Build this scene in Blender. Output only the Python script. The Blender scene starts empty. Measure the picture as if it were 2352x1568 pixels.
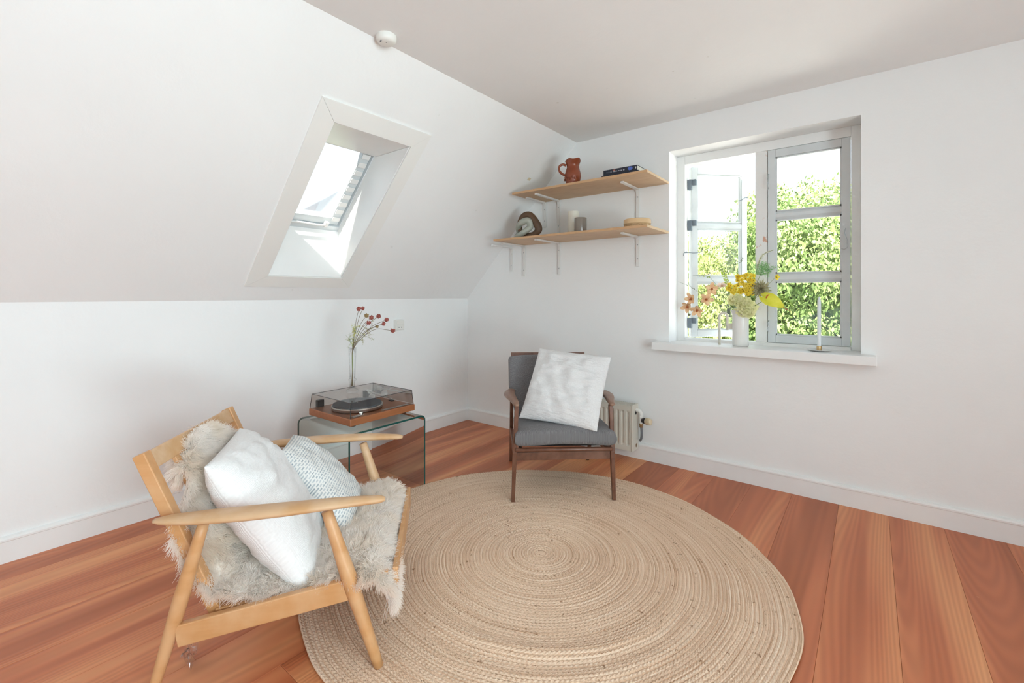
import bpy, bmesh, math, random
import numpy as np
from mathutils import Vector, Matrix, noise
random.seed(7); np.random.seed(7)
C = bpy.context.scene.collection
PI = math.pi

# ------------------------------------------------------------------ camera, sky, sun, exposure
cd = bpy.data.cameras.new('camera'); cam = bpy.data.objects.new('camera', cd); C.objects.link(cam)
cam.location = (3.068, -3.244, 1.2); cam.rotation_euler = (PI / 2, 0, math.radians(37.879))
cd.sensor_width = 36; cd.lens = 36 * 1055.5 / 2352; cd.shift_y = -107 / 2352; cd.clip_start = .02
bpy.context.scene.camera = cam
sc = bpy.context.scene
sc.view_settings.view_transform = 'Standard'; sc.view_settings.look = 'None'
sc.view_settings.gamma = 1; sc.view_settings.use_curve_mapping = False
sc.view_settings.exposure = 0.46
sc.cycles.max_bounces = 9; sc.cycles.use_adaptive_sampling = True; sc.cycles.adaptive_threshold = .03; sc.cycles.diffuse_bounces = 6; sc.cycles.glossy_bounces = 4
sc.cycles.transparent_max_bounces = 24; sc.cycles.transmission_bounces = 8
sc.cycles.caustics_reflective = False; sc.cycles.caustics_refractive = False
sc.cycles.sample_clamp_indirect = 25
wd = bpy.data.worlds.new('sky'); sc.world = wd; wd.use_nodes = True
nt = wd.node_tree; bg = nt.nodes['Background']
tc = nt.nodes.new('ShaderNodeTexCoord'); sx = nt.nodes.new('ShaderNodeSeparateXYZ'); rp = nt.nodes.new('ShaderNodeValToRGB')
nt.links.new(tc.outputs['Generated'], sx.inputs[0]); nt.links.new(sx.outputs['Z'], rp.inputs[0]); nt.links.new(rp.outputs[0], bg.inputs[0])
rp.color_ramp.elements[0].position = 0; rp.color_ramp.elements[0].color = (.90, .96, 1, 1)
rp.color_ramp.elements[1].position = .7; rp.color_ramp.elements[1].color = (.70, .84, 1, 1)
bg.inputs[1].default_value = 1.45
sd = bpy.data.lights.new('sun', 'SUN'); so = bpy.data.objects.new('sun', sd); C.objects.link(so)
sd.energy = 31.0; sd.angle = math.radians(1.5); sd.color = (1, .96, .88)
so.location = (6, -8, 9); so.rotation_euler = Vector((.35, -.47, .81)).to_track_quat('Z', 'Y').to_euler()

def area(name, loc, target, sx_, sy_, energy, col=(1, 1, 1), portal=False, spread=180):
    d = bpy.data.lights.new(name, 'AREA'); o = bpy.data.objects.new(name, d); C.objects.link(o)
    d.shape = 'RECTANGLE'; d.size = sx_; d.size_y = sy_; d.energy = energy; d.color = col
    o.location = loc; o.rotation_euler = (Vector(target) - Vector(loc)).to_track_quat('-Z', 'Z').to_euler()
    d.spread = math.radians(spread)      # narrower spread keeps the side fills off the gable wall
    if portal: d.cycles.is_portal = True
    return o
# added fill lamps behind and right of the camera; no glazing is modelled there
area('rear_fill', (3.2, -5.35, 1.05), (2.2, -3.0, 4.2), 3.2, 1.7, 20, (.69, .915, 1.0))  # added fill in front of the solid back wall, tilted up
area('right_high_fill', (5.35, -3.5, 1.95), (.9, -3.1, 1.2), 1.4, 2.4, 40, (.74, .915, 1.0), spread=110)  # added fill for the left wall and slope
area('right_low_fill', (6.24, -3.4, .66), (3.6, -2.9, 2.6), 2.6, 1.0, 124, (.735, .925, .97), spread=130)  # added fill aimed up to brighten the ceiling; the wall here is solid
area('window_portal', (2.49, .34, 1.54), (2.49, -3, 1.54), 1.08, 1.34, 1, portal=True)
area('roof_window_portal', (.10, -1.69, 1.92), (.65, -1.69, 1.39), .5, .9, 1, portal=True)

# ------------------------------------------------------------------ materials
def new_mat(name):
    m = bpy.data.materials.new(name); m.use_nodes = True
    n = m.node_tree; b = n.nodes['Principled BSDF']; return m, n, b
def mat(name, col, rough=.5, metal=0, col2=None, scale=8, detail=3, bump=0, bscale=60, bdist=.002, stretch=(1, 1, 1), spec=.5, coat=0, sub=0, contrast=(.35, .65), coords='Object', sheen=0):
    m, n, b = new_mat(name); L = n.links.new
    b.inputs['Roughness'].default_value = rough; b.inputs['Metallic'].default_value = metal
    b.inputs['Specular IOR Level'].default_value = spec; b.inputs['Coat Weight'].default_value = coat
    b.inputs['Base Color'].default_value = (*col, 1)
    if sheen: b.inputs['Sheen Weight'].default_value = sheen
    if sub:
        b.inputs['Subsurface Weight'].default_value = sub; b.inputs['Subsurface Radius'].default_value = (.02, .015, .01)
        b.inputs['Subsurface Scale'].default_value = .5
    if col2 or bump:
        t = n.nodes.new('ShaderNodeTexCoord'); mp = n.nodes.new('ShaderNodeMapping'); mp.inputs['Scale'].default_value = stretch
        L(t.outputs[coords], mp.inputs[0])
    if col2:
        no = n.nodes.new('ShaderNodeTexNoise'); no.inputs['Scale'].default_value = scale; no.inputs['Detail'].default_value = detail
        L(mp.outputs[0], no.inputs[0]); r = n.nodes.new('ShaderNodeValToRGB'); L(no.outputs[0], r.inputs[0]); L(r.outputs[0], b.inputs['Base Color'])
        r.color_ramp.elements[0].position = contrast[0]; r.color_ramp.elements[1].position = contrast[1]
        r.color_ramp.elements[0].color = (*col, 1); r.color_ramp.elements[1].color = (*col2, 1)
    if bump:
        nb = n.nodes.new('ShaderNodeTexNoise'); nb.inputs['Scale'].default_value = bscale; nb.inputs['Detail'].default_value = 4
        L(mp.outputs[0], nb.inputs[0]); bu = n.nodes.new('ShaderNodeBump'); bu.inputs['Strength'].default_value = bump; bu.inputs['Distance'].default_value = bdist
        L(nb.outputs[0], bu.inputs['Height']); L(bu.outputs[0], b.inputs['Normal'])
    return m
def glass(name, tint, refl=1.0, rough=0.0, ior=1.5):
    m, n, b = new_mat(name); n.nodes.remove(b); L = n.links.new
    o = n.nodes['Material Output']; tr = n.nodes.new('ShaderNodeBsdfTransparent'); tr.inputs[0].default_value = (*tint, 1)
    gl = n.nodes.new('ShaderNodeBsdfGlossy'); gl.inputs['Roughness'].default_value = rough
    fr = n.nodes.new('ShaderNodeFresnel'); fr.inputs[0].default_value = ior
    mu = n.nodes.new('ShaderNodeMath'); mu.operation = 'MULTIPLY'; mu.inputs[1].default_value = refl; L(fr.outputs[0], mu.inputs[0])
    mx = n.nodes.new('ShaderNodeMixShader'); L(mu.outputs[0], mx.inputs[0]); L(tr.outputs[0], mx.inputs[1]); L(gl.outputs[0], mx.inputs[2]); L(mx.outputs[0], o.inputs[0])
    return m
def ramp(n, els):
    r = n.nodes.new('ShaderNodeValToRGB'); e = r.color_ramp.elements
    while len(e) < len(els): e.new(.5)
    for k, (p, c) in enumerate(els): e[k].position = p; e[k].color = (*c, 1)
    return r

def plaster(name, col, col2):
    m, n, b = new_mat(name); L = n.links.new
    g = n.nodes.new('ShaderNodeNewGeometry')
    a = n.nodes.new('ShaderNodeTexNoise'); a.inputs['Scale'].default_value = 1.6; a.inputs['Detail'].default_value = 5; L(g.outputs['Position'], a.inputs[0])
    r = ramp(n, [(.35, col), (.65, col2)]); L(a.outputs[0], r.inputs[0])
    v = n.nodes.new('ShaderNodeTexNoise'); v.inputs['Scale'].default_value = 9; v.inputs['Detail'].default_value = 8; L(g.outputs['Position'], v.inputs[0])
    r2 = ramp(n, [(.735, (1, 1, 1)), (.775, (.80, .78, .74))]); L(v.outputs[0], r2.inputs[0])
    mx = n.nodes.new('ShaderNodeMix'); mx.data_type = 'RGBA'; mx.blend_type = 'MULTIPLY'; mx.inputs[0].default_value = 1
    L(r.outputs[0], mx.inputs[6]); L(r2.outputs[0], mx.inputs[7]); L(mx.outputs[2], b.inputs['Base Color'])
    f = n.nodes.new('ShaderNodeTexNoise'); f.inputs['Scale'].default_value = 14; f.inputs['Detail'].default_value = 9; f.inputs['Roughness'].default_value = .6; L(g.outputs['Position'], f.inputs[0])
    bu = n.nodes.new('ShaderNodeBump'); bu.inputs['Strength'].default_value = .22; bu.inputs['Distance'].default_value = .01
    L(f.outputs[0], bu.inputs['Height']); L(bu.outputs[0], b.inputs['Normal']); b.inputs['Roughness'].default_value = .8
    b.inputs['Specular IOR Level'].default_value = .25
    return m
M = {}
M['wall'] = plaster('white_plaster', (.825, .825, .82), (.85, .85, .845))
M['paint'] = mat('white_gloss_paint', (.84, .84, .83), .35, col2=(.81, .81, .80), scale=5, bump=.12, bscale=30, coords='Object')
M['frame_paint'] = mat('grey_white_window_paint', (.65, .68, .69), .4, col2=(.61, .64, .65), scale=9, bump=.15, bscale=40)
M['flaked'] = mat('flaking_white_paint', (.77, .765, .75), .5, col2=(.62, .36, .26), scale=14, detail=8, contrast=(.66, .70), bump=.3, bscale=50)
M['casing'] = mat('cream_casing_paint', (.83, .815, .78), .45, col2=(.81, .80, .775), scale=3)

def floor_mat():
    m, n, b = new_mat('reddish_pine_board'); L = n.links.new
    g = n.nodes.new('ShaderNodeNewGeometry'); oi = n.nodes.new('ShaderNodeObjectInfo')
    add = n.nodes.new('ShaderNodeVectorMath'); add.operation = 'ADD'
    cb = n.nodes.new('ShaderNodeCombineXYZ')
    mu = n.nodes.new('ShaderNodeMath'); mu.operation = 'MULTIPLY'; mu.inputs[1].default_value = 37; L(oi.outputs['Random'], mu.inputs[0])
    L(mu.outputs[0], cb.inputs[1]); L(mu.outputs[0], cb.inputs[2]); L(g.outputs['Position'], add.inputs[0]); L(cb.outputs[0], add.inputs[1])
    mp = n.nodes.new('ShaderNodeMapping'); mp.inputs['Scale'].default_value = (1, .06, 1); L(add.outputs[0], mp.inputs[0])
    # broad heartwood / sapwood bands
    a = n.nodes.new('ShaderNodeTexNoise'); a.inputs['Scale'].default_value = 5.5; a.inputs['Detail'].default_value = 2; a.inputs['Distortion'].default_value = .25; L(mp.outputs[0], a.inputs[0])
    # growth rings: contour lines of a smooth noise field
    c = n.nodes.new('ShaderNodeTexNoise'); c.inputs['Scale'].default_value = 3.2; c.inputs['Detail'].default_value = 1; L(mp.outputs[0], c.inputs[0])
    m2 = n.nodes.new('ShaderNodeMath'); m2.operation = 'MULTIPLY'; m2.inputs[1].default_value = 260; L(c.outputs[0], m2.inputs[0])
    s = n.nodes.new('ShaderNodeMath'); s.operation = 'SINE'; L(m2.outputs[0], s.inputs[0])
    base = ramp(n, [(.34, (.43, .125, .046)), (.48, (.54, .162, .066)), (.53, (.63, .220, .093)), (.68, (.75, .325, .142))])
    # per board tone
    ad = n.nodes.new('ShaderNodeMath'); ad.operation = 'MULTIPLY_ADD'; ad.inputs[1].default_value = .22; L(oi.outputs['Random'], ad.inputs[0])
    sb = n.nodes.new('ShaderNodeMath'); sb.operation = 'SUBTRACT'; sb.inputs[1].default_value = .11; L(a.outputs[0], sb.inputs[0]); L(sb.outputs[0], ad.inputs[2])
    L(ad.outputs[0], base.inputs[0])
    rg = ramp(n, [(.0, (.86, .82, .78)), (1, (1.03, 1.03, 1.03))])
    mr = n.nodes.new('ShaderNodeMapRange'); mr.inputs[1].default_value = -1; mr.inputs[2].default_value = 1; L(s.outputs[0], mr.inputs[0]); L(mr.outputs[0], rg.inputs[0])
    mx = n.nodes.new('ShaderNodeMix'); mx.data_type = 'RGBA'; mx.blend_type = 'MULTIPLY'; mx.inputs[0].default_value = .8
    L(base.outputs[0], mx.inputs[6]); L(rg.outputs[0], mx.inputs[7])
    # pale scuffs
    sf = n.nodes.new('ShaderNodeTexNoise'); sf.inputs['Scale'].default_value = 26; sf.inputs['Detail'].default_value = 3; L(g.outputs['Position'], sf.inputs[0])
    rs = ramp(n, [(.76, (0, 0, 0)), (.79, (.5, .5, .5))]); L(sf.outputs[0], rs.inputs[0])
    m3 = n.nodes.new('ShaderNodeMix'); m3.data_type = 'RGBA'; L(rs.outputs[0], m3.inputs[0]); L(mx.outputs[2], m3.inputs[6]); m3.inputs[7].default_value = (.62, .40, .26, 1)
    L(m3.outputs[2], b.inputs['Base Color'])
    bu = n.nodes.new('ShaderNodeBump'); bu.inputs['Strength'].default_value = .12; bu.inputs['Distance'].default_value = .002; L(s.outputs[0], bu.inputs['Height']); L(bu.outputs[0], b.inputs['Normal'])
    b.inputs['Roughness'].default_value = .42; b.inputs['Specular IOR Level'].default_value = .5
    return m
M['floor'] = floor_mat()
def wood(name, c1, c2, c3=None, rough=.45, axis=0, scale=7):
    st = [1, 1, 1]; st[axis] = .12
    m, n, b = new_mat(name); L = n.links.new
    t = n.nodes.new('ShaderNodeTexCoord'); mp = n.nodes.new('ShaderNodeMapping'); mp.inputs['Scale'].default_value = st; L(t.outputs['Object'], mp.inputs[0])
    a = n.nodes.new('ShaderNodeTexNoise'); a.inputs['Scale'].default_value = scale * 6; a.inputs['Detail'].default_value = 5; L(mp.outputs[0], a.inputs[0])
    r = ramp(n, [(.3, c1), (.7, c2)]); L(a.outputs[0], r.inputs[0])
    w = n.nodes.new('ShaderNodeTexNoise'); w.inputs['Scale'].default_value = 9; w.inputs['Detail'].default_value = 4; L(t.outputs['Object'], w.inputs[0])
    r2 = ramp(n, [(.42, (0, 0, 0)), (.66, (1, 1, 1))]); L(w.outputs[0], r2.inputs[0])
    mx = n.nodes.new('ShaderNodeMix'); mx.data_type = 'RGBA'; L(r2.outputs[0], mx.inputs[0]); L(r.outputs[0], mx.inputs[6]); mx.inputs[7].default_value = (*(c3 or c2), 1)
    L(mx.outputs[2], b.inputs['Base Color'])
    bu = n.nodes.new('ShaderNodeBump'); bu.inputs['Strength'].default_value = .15; bu.inputs['Distance'].default_value = .001; L(a.outputs[0], bu.inputs['Height']); L(bu.outputs[0], b.inputs['Normal'])
    b.inputs['Roughness'].default_value = rough
    return m
M['beech'] = wood('worn_golden_beech', (.53, .265, .100), (.61, .325, .145), (.63, .37, .19), .42)
M['beech_pale'] = wood('worn_pale_beech', (.58, .36, .20), (.64, .43, .26), (.55, .31, .14), .45)
M['teak'] = wood('dark_teak', (.105, .038, .020), (.17, .066, .036), (.20, .09, .055), .36)
M['teak_arm'] = wood('worn_teak_armrest', (.24, .125, .080), (.33, .20, .14), (.20, .09, .055), .34)
M['teak_plinth'] = wood('orange_teak_veneer', (.28, .095, .035), (.36, .13, .052), None, .4, axis=1)
M['plywood'] = wood('birch_plywood', (.56, .38, .23), (.63, .45, .285), None, .55)
M['ply_edge'] = wood('plywood_edge', (.50, .29, .15), (.57, .35, .19), None, .6)

def cloth(name, col, col2, wscale=900, wrinkle=.35, fine=.4, rough=.9, wsc=14, vstretch=(1, 1, 1)):
    m, n, b = new_mat(name); L = n.links.new
    uv = n.nodes.new('ShaderNodeTexCoord')
    mp = n.nodes.new('ShaderNodeMapping'); mp.inputs['Scale'].default_value = vstretch; L(uv.outputs['UV'], mp.inputs[0])
    a = n.nodes.new('ShaderNodeTexNoise'); a.inputs['Scale'].default_value = 60; a.inputs['Detail'].default_value = 5; L(mp.outputs[0], a.inputs[0])
    r = ramp(n, [(.35, col), (.65, col2)]); L(a.outputs[0], r.inputs[0]); L(r.outputs[0], b.inputs['Base Color'])
    mw = n.nodes.new('ShaderNodeMapping'); mw.inputs['Scale'].default_value = (1, 4.5, 1); L(uv.outputs['UV'], mw.inputs[0])
    w = n.nodes.new('ShaderNodeTexNoise'); w.inputs['Scale'].default_value = wsc; w.inputs['Detail'].default_value = 6; w.inputs['Roughness'].default_value = .6; w.inputs['Distortion'].default_value = .5; L(mw.outputs[0], w.inputs[0])
    ck = n.nodes.new('ShaderNodeTexWave'); ck.inputs['Scale'].default_value = 38; ck.inputs['Distortion'].default_value = 3; ck.inputs['Detail'].default_value = 2; L(uv.outputs['UV'], ck.inputs[0])
    b1 = n.nodes.new('ShaderNodeBump'); b1.inputs['Strength'].default_value = wrinkle; b1.inputs['Distance'].default_value = .02; L(w.outputs[0], b1.inputs['Height'])
    b2 = n.nodes.new('ShaderNodeBump'); b2.inputs['Strength'].default_value = fine; b2.inputs['Distance'].default_value = .0015; L(ck.outputs[0], b2.inputs['Height']); L(b1.outputs[0], b2.inputs['Normal'])
    L(b2.outputs[0], b.inputs['Normal']); b.inputs['Roughness'].default_value = rough; b.inputs['Specular IOR Level'].default_value = .15
    b.inputs['Sheen Weight'].default_value = .15
    return m
M['muslin'] = cloth('white_crinkled_muslin', (.79, .77, .765), (.84, .825, .82), wrinkle=.55)
M['linen'] = cloth('white_washed_linen', (.79, .77, .76), (.84, .825, .815), wrinkle=.35, wsc=9)
M['grey'] = cloth('grey_wool', (.13, .123, .128), (.235, .225, .228), wrinkle=.12, fine=.6, vstretch=(3.5, .9, 1))
def pattern_mat():
    m, n, b = new_mat('grey_dash_print'); L = n.links.new
    uv = n.nodes.new('ShaderNodeTexCoord')
    br = n.nodes.new('ShaderNodeTexBrick'); br.inputs['Color1'].default_value = (.30, .34, .37, 1); br.inputs['Color2'].default_value = (.50, .53, .55, 1); br.inputs['Mortar'].default_value = (.74, .73, .70, 1)
    br.inputs['Scale'].default_value = 24; br.inputs['Mortar Size'].default_value = .17; br.inputs['Mortar Smooth'].default_value = .25; br.inputs['Brick Width'].default_value = 1.0; br.inputs['Row Height'].default_value = .62; br.inputs['Bias'].default_value = 0
    ds = n.nodes.new('ShaderNodeTexNoise'); ds.inputs['Scale'].default_value = 22; ds.inputs['Detail'].default_value = 4; L(uv.outputs['UV'], ds.inputs[0])
    sb = n.nodes.new('ShaderNodeVectorMath'); sb.operation = 'MULTIPLY_ADD'; sb.inputs[1].default_value = (.014, .014, 0); L(ds.outputs['Color'], sb.inputs[0]); L(uv.outputs['UV'], sb.inputs[2])
    L(sb.outputs[0], br.inputs[0])
    f = n.nodes.new('ShaderNodeTexNoise'); f.inputs['Scale'].default_value = 90; f.inputs['Detail'].default_value = 2; L(uv.outputs['UV'], f.inputs[0])
    rf = ramp(n, [(.50, (0, 0, 0)), (.68, (.6, .6, .6))]); L(f.outputs[0], rf.inputs[0])
    mx = n.nodes.new('ShaderNodeMix'); mx.data_type = 'RGBA'; L(rf.outputs[0], mx.inputs[0]); L(br.outputs[0], mx.inputs[6]); mx.inputs[7].default_value = (.74, .73, .70, 1)
    L(mx.outputs[2], b.inputs['Base Color']); b.inputs['Roughness'].default_value = .9; b.inputs['Specular IOR Level'].default_value = .1
    bu = n.nodes.new('ShaderNodeBump'); bu.inputs['Strength'].default_value = .3; bu.inputs['Distance'].default_value = .002; L(f.outputs[0], bu.inputs['Height']); L(bu.outputs[0], b.inputs['Normal'])
    return m
M['dash'] = pattern_mat()
def jute_mat():
    m, n, b = new_mat('natural_jute_braid'); L = n.links.new
    uv = n.nodes.new('ShaderNodeTexCoord'); mp = n.nodes.new('ShaderNodeMapping'); mp.inputs['Scale'].default_value = (1, 1.2, 1); L(uv.outputs['UV'], mp.inputs[0])
    a = n.nodes.new('ShaderNodeTexNoise'); a.inputs['Scale'].default_value = 1.6; a.inputs['Detail'].default_value = 7; a.inputs['Roughness'].default_value = .7; L(mp.outputs[0], a.inputs[0])
    r = ramp(n, [(.34, (.42, .25, .15)), (.44, (.74, .51, .35)), (.56, (.87, .665, .50)), (.72, (.95, .80, .66))]); L(a.outputs[0], r.inputs[0])
    g = n.nodes.new('ShaderNodeNewGeometry')
    q = n.nodes.new('ShaderNodeTexNoise'); q.inputs['Scale'].default_value = 48; q.inputs['Detail'].default_value = 2; L(g.outputs['Position'], q.inputs[0])
    rq = ramp(n, [(.68, (1, 1, 1)), (.76, (.42, .32, .24))]); L(q.outputs[0], rq.inputs[0])
    mx = n.nodes.new('ShaderNodeMix'); mx.data_type = 'RGBA'; mx.blend_type = 'MULTIPLY'; mx.inputs[0].default_value = .9; L(r.outputs[0], mx.inputs[6]); L(rq.outputs[0], mx.inputs[7])
    L(mx.outputs[2], b.inputs['Base Color']); b.inputs['Roughness'].default_value = .9; b.inputs['Specular IOR Level'].default_value = .12
    f = n.nodes.new('ShaderNodeTexNoise'); f.inputs['Scale'].default_value = 420; f.inputs['Detail'].default_value = 3; L(g.outputs['Position'], f.inputs[0])
    bu = n.nodes.new('ShaderNodeBump'); bu.inputs['Strength'].default_value = .35; bu.inputs['Distance'].default_value = .0015; L(f.outputs[0], bu.inputs['Height']); L(bu.outputs[0], b.inputs['Normal'])
    return m
M['jute'] = jute_mat()
def fleece_mat(name, hair):
    m, n, b = new_mat(name); L = n.links.new
    t = n.nodes.new('ShaderNodeTexCoord')
    a = n.nodes.new('ShaderNodeTexNoise'); a.inputs['Scale'].default_value = 7; a.inputs['Detail'].default_value = 4; L(t.outputs['Object'], a.inputs[0])
    r = ramp(n, [(.42, (.98, .93, .885)), (.68, (.95, .865, .77))]); L(a.outputs[0], r.inputs[0])
    out = r.outputs[0]
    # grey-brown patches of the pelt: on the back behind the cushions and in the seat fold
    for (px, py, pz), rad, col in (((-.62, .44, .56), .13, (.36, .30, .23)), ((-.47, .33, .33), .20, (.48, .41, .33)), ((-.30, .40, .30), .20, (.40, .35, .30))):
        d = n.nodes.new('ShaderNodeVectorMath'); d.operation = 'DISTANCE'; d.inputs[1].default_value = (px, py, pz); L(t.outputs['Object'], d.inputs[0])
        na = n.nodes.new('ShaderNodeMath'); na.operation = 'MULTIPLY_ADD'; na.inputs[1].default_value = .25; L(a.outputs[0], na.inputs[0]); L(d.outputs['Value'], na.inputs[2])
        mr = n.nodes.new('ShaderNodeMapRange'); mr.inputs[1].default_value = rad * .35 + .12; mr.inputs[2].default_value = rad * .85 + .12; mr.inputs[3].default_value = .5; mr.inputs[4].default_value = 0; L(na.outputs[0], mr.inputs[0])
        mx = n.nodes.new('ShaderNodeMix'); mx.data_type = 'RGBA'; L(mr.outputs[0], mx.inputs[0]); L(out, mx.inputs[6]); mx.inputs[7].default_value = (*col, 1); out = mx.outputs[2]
    L(out, b.inputs['Base Color']); b.inputs['Roughness'].default_value = .8; b.inputs['Specular IOR Level'].default_value = .1
    if hair:
        tl = n.nodes.new('ShaderNodeBsdfTranslucent'); L(out, tl.inputs[0]); ms = n.nodes.new('ShaderNodeMixShader'); ms.inputs[0].default_value = .5
        L(b.outputs[0], ms.inputs[1]); L(tl.outputs[0], ms.inputs[2]); L(ms.outputs[0], n.nodes['Material Output'].inputs[0])
    return m
M['fleece'] = fleece_mat('sheepskin_fleece', True); M['hide'] = fleece_mat('sheepskin_hide', False)
M['pane'] = glass('window_pane_glass', (.97, .985, .98), .7)
M['table_glass'] = glass('clear_table_glass', (.93, .985, .97), 1.0)
M['glass_edge'] = mat('dark_green_glass_edge', (.012, .075, .065), .15)
M['glass_edge_pale'] = mat('pale_green_glass_edge', (.10, .22, .20), .15)
M['vase_glass'] = glass('clear_vase_glass', (.99, .995, .995), .35, ior=1.35)
M['smoke'] = glass('smoked_acrylic', (.90, .885, .87), .8)
M['smoke_edge'] = mat('smoked_acrylic_edge', (.05, .045, .045), .25)
M['plastic_film'] = glass('clear_plastic_film', (.93, .93, .95), 3.0, .12)
M['silver'] = mat('brushed_aluminium', (.62, .60, .57), .28, 1)
M['steel'] = mat('dull_steel', (.45, .47, .48), .35, 1)
M['hinge'] = mat('grey_iron_hinge', (.20, .24, .28), .5, .4)
M['brass'] = mat('aged_brass', (.62, .44, .22), .3, 1)
M['brass_dull'] = mat('dull_brass_fitting', (.22, .13, .06), .4, .7)
M['black'] = mat('black_plastic', (.015, .015, .017), .4)
M['rubber'] = mat('charcoal_rubber_mat', (.10, .105, .12), .75)
M['white_plastic'] = mat('white_plastic', (.78, .77, .73), .4)
M['cream_plastic'] = mat('yellowed_plastic', (.66, .55, .38), .4)
M['enamel'] = mat('cream_radiator_enamel', (.66, .62, .54), .35, col2=(.62, .58, .50), scale=6)
M['white_metal'] = mat('white_lacquered_metal', (.76, .75, .73), .35)
M['hole'] = mat('dark_hole', (.02, .02, .02), .8)
M['grey_hose'] = mat('grey_hose', (.16, .18, .20), .5)
M['terracotta'] = mat('glazed_terracotta', (.21, .045, .017), .22, col2=(.26, .062, .025), scale=12, bump=.25, bscale=16, bdist=.01)
M['stone_brown'] = mat('brown_stoneware', (.085, .045, .024), .55, col2=(.13, .073, .04), scale=14)
M['stone_grey'] = mat('grey_green_stoneware', (.33, .34, .29), .35, col2=(.38, .385, .33), scale=16)
M['wax_white'] = mat('cream_wax', (.78, .75, .66), .45, sub=.2)
M['wax_grey'] = mat('grey_brown_wax', (.20, .165, .135), .22, coat=.4)
M['wax_blue'] = mat('pale_blue_white_wax', (.74, .78, .80), .45, sub=.1)
M['wick'] = mat('candle_wick', (.75, .74, .70), .8)
M['rattan'] = mat('woven_rattan', (.48, .30, .15), .6, col2=(.64, .45, .26), scale=30, bump=.6, bscale=120, bdist=.004)
M['rattan_rim'] = mat('split_cane', (.66, .45, .25), .45)
M['ceramic'] = mat('white_ceramic', (.80, .79, .76), .3, bump=.05, bscale=20)
M['matt_cream'] = mat('cream_ceramic_handle', (.70, .67, .58), .45)
M['book_navy'] = mat('navy_book_cover', (.012, .016, .032), .45)
M['book_tan'] = mat('brown_book_edge', (.20, .12, .08), .7)
M['paper'] = mat('book_paper', (.78, .75, .68), .8, col2=(.70, .67, .60), scale=3, stretch=(1, 1, 90))
M['print_blue'] = mat('blue_flower_print', (.10, .17, .55), .5)
M['print_pale'] = mat('pale_lettering_print', (.45, .47, .52), .5)
M['print_rose'] = mat('rose_print', (.50, .22, .18), .5)
def leafy(name, c1, c2, tr=.35, scale=30, rough=.55, pos=True):
    m, n, b = new_mat(name); L = n.links.new
    g = n.nodes.new('ShaderNodeNewGeometry'); a = n.nodes.new('ShaderNodeTexNoise'); a.inputs['Scale'].default_value = scale; L(g.outputs['Position'], a.inputs[0])
    r = ramp(n, [(.35, c1), (.65, c2)]); L(a.outputs[0], r.inputs[0]); L(r.outputs[0], b.inputs['Base Color']); b.inputs['Roughness'].default_value = rough
    b.inputs['Specular IOR Level'].default_value = .25
    t = n.nodes.new('ShaderNodeBsdfTranslucent'); L(r.outputs[0], t.inputs[0]); ms = n.nodes.new('ShaderNodeMixShader'); ms.inputs[0].default_value = tr
    L(b.outputs[0], ms.inputs[1]); L(t.outputs[0], ms.inputs[2]); L(ms.outputs[0], n.nodes['Material Output'].inputs[0])
    return m
M['tree_a'] = leafy('yellow_green_leaves', (.20, .255, .07), (.36, .41, .15), .4, 1.3)  # plain yellow-green leaf colour
M['tree_b'] = leafy('mid_green_leaves', (.14, .215, .07), (.27, .345, .13), .4, 1.1)
M['tree_c'] = leafy('pale_green_leaves', (.21, .275, .095), (.35, .40, .17), .4, 1.5)
M['bark'] = mat('tree_bark', (.13, .10, .075), .9, col2=(.22, .17, .13), scale=20)
M['grass'] = mat('garden_grass', (.10, .20, .04), .9, col2=(.20, .30, .08), scale=2)
M['stem_g'] = leafy('green_stem', (.16, .28, .06), (.28, .36, .10), .1)
M['stem_o'] = leafy('olive_stem', (.17, .19, .08), (.26, .24, .12), .1)
M['stem_dry'] = mat('dry_brown_stem', (.20, .15, .09), .8)
M['red_head'] = mat('dusty_red_flower', (.30, .070, .055), .9, col2=(.48, .15, .12), scale=160)
M['brown_head'] = mat('brownish_seed_head', (.30, .19, .08), .9, col2=(.42, .30, .14), scale=160)
M['yellow_leaf'] = leafy('pale_yellow_foliage', (.58, .58, .17), (.70, .68, .28), .4)
M['sage_leaf'] = leafy('pale_sage_foliage', (.50, .50, .28), (.60, .58, .36), .4)
M['orchid'] = leafy('peach_orchid_petal', (.66, .38, .22), (.76, .56, .34), .4, 40)
M['orchid_lip'] = leafy('orange_orchid_lip', (.60, .17, .07), (.70, .33, .14), .3, 60)
M['pink'] = leafy('pale_pink_petal', (.76, .58, .50), (.80, .66, .58), .4)
M['yellow'] = leafy('bright_yellow_petal', (.80, .60, .03), (.88, .72, .10), .35)
M['yellow_c'] = leafy('mustard_flower_eye', (.42, .30, .02), (.58, .44, .05), .1)
M['lime'] = leafy('lime_cream_bract', (.76, .76, .40), (.86, .84, .54), .45, 50)
M['anthurium'] = leafy('acid_yellow_spathe', (.62, .60, .05), (.72, .68, .10), .3, 25, .25)
M['anth_red'] = leafy('coral_spadix', (.62, .12, .06), (.70, .22, .12), .1)
M['olive'] = leafy('brown_olive_spiky_petal', (.27, .25, .13), (.46, .43, .27), .25, 50)
M['fern'] = leafy('feathery_green', (.22, .48, .18), (.40, .62, .30), .5)
M['leaf'] = leafy('fresh_green_leaf', (.32, .46, .06), (.46, .56, .14), .4)
M['twig'] = leafy('grey_green_twig', (.22, .28, .20), (.30, .34, .24), .05)
M['plume'] = leafy('cream_plume', (.74, .72, .56), (.80, .78, .66), .4)

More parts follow.
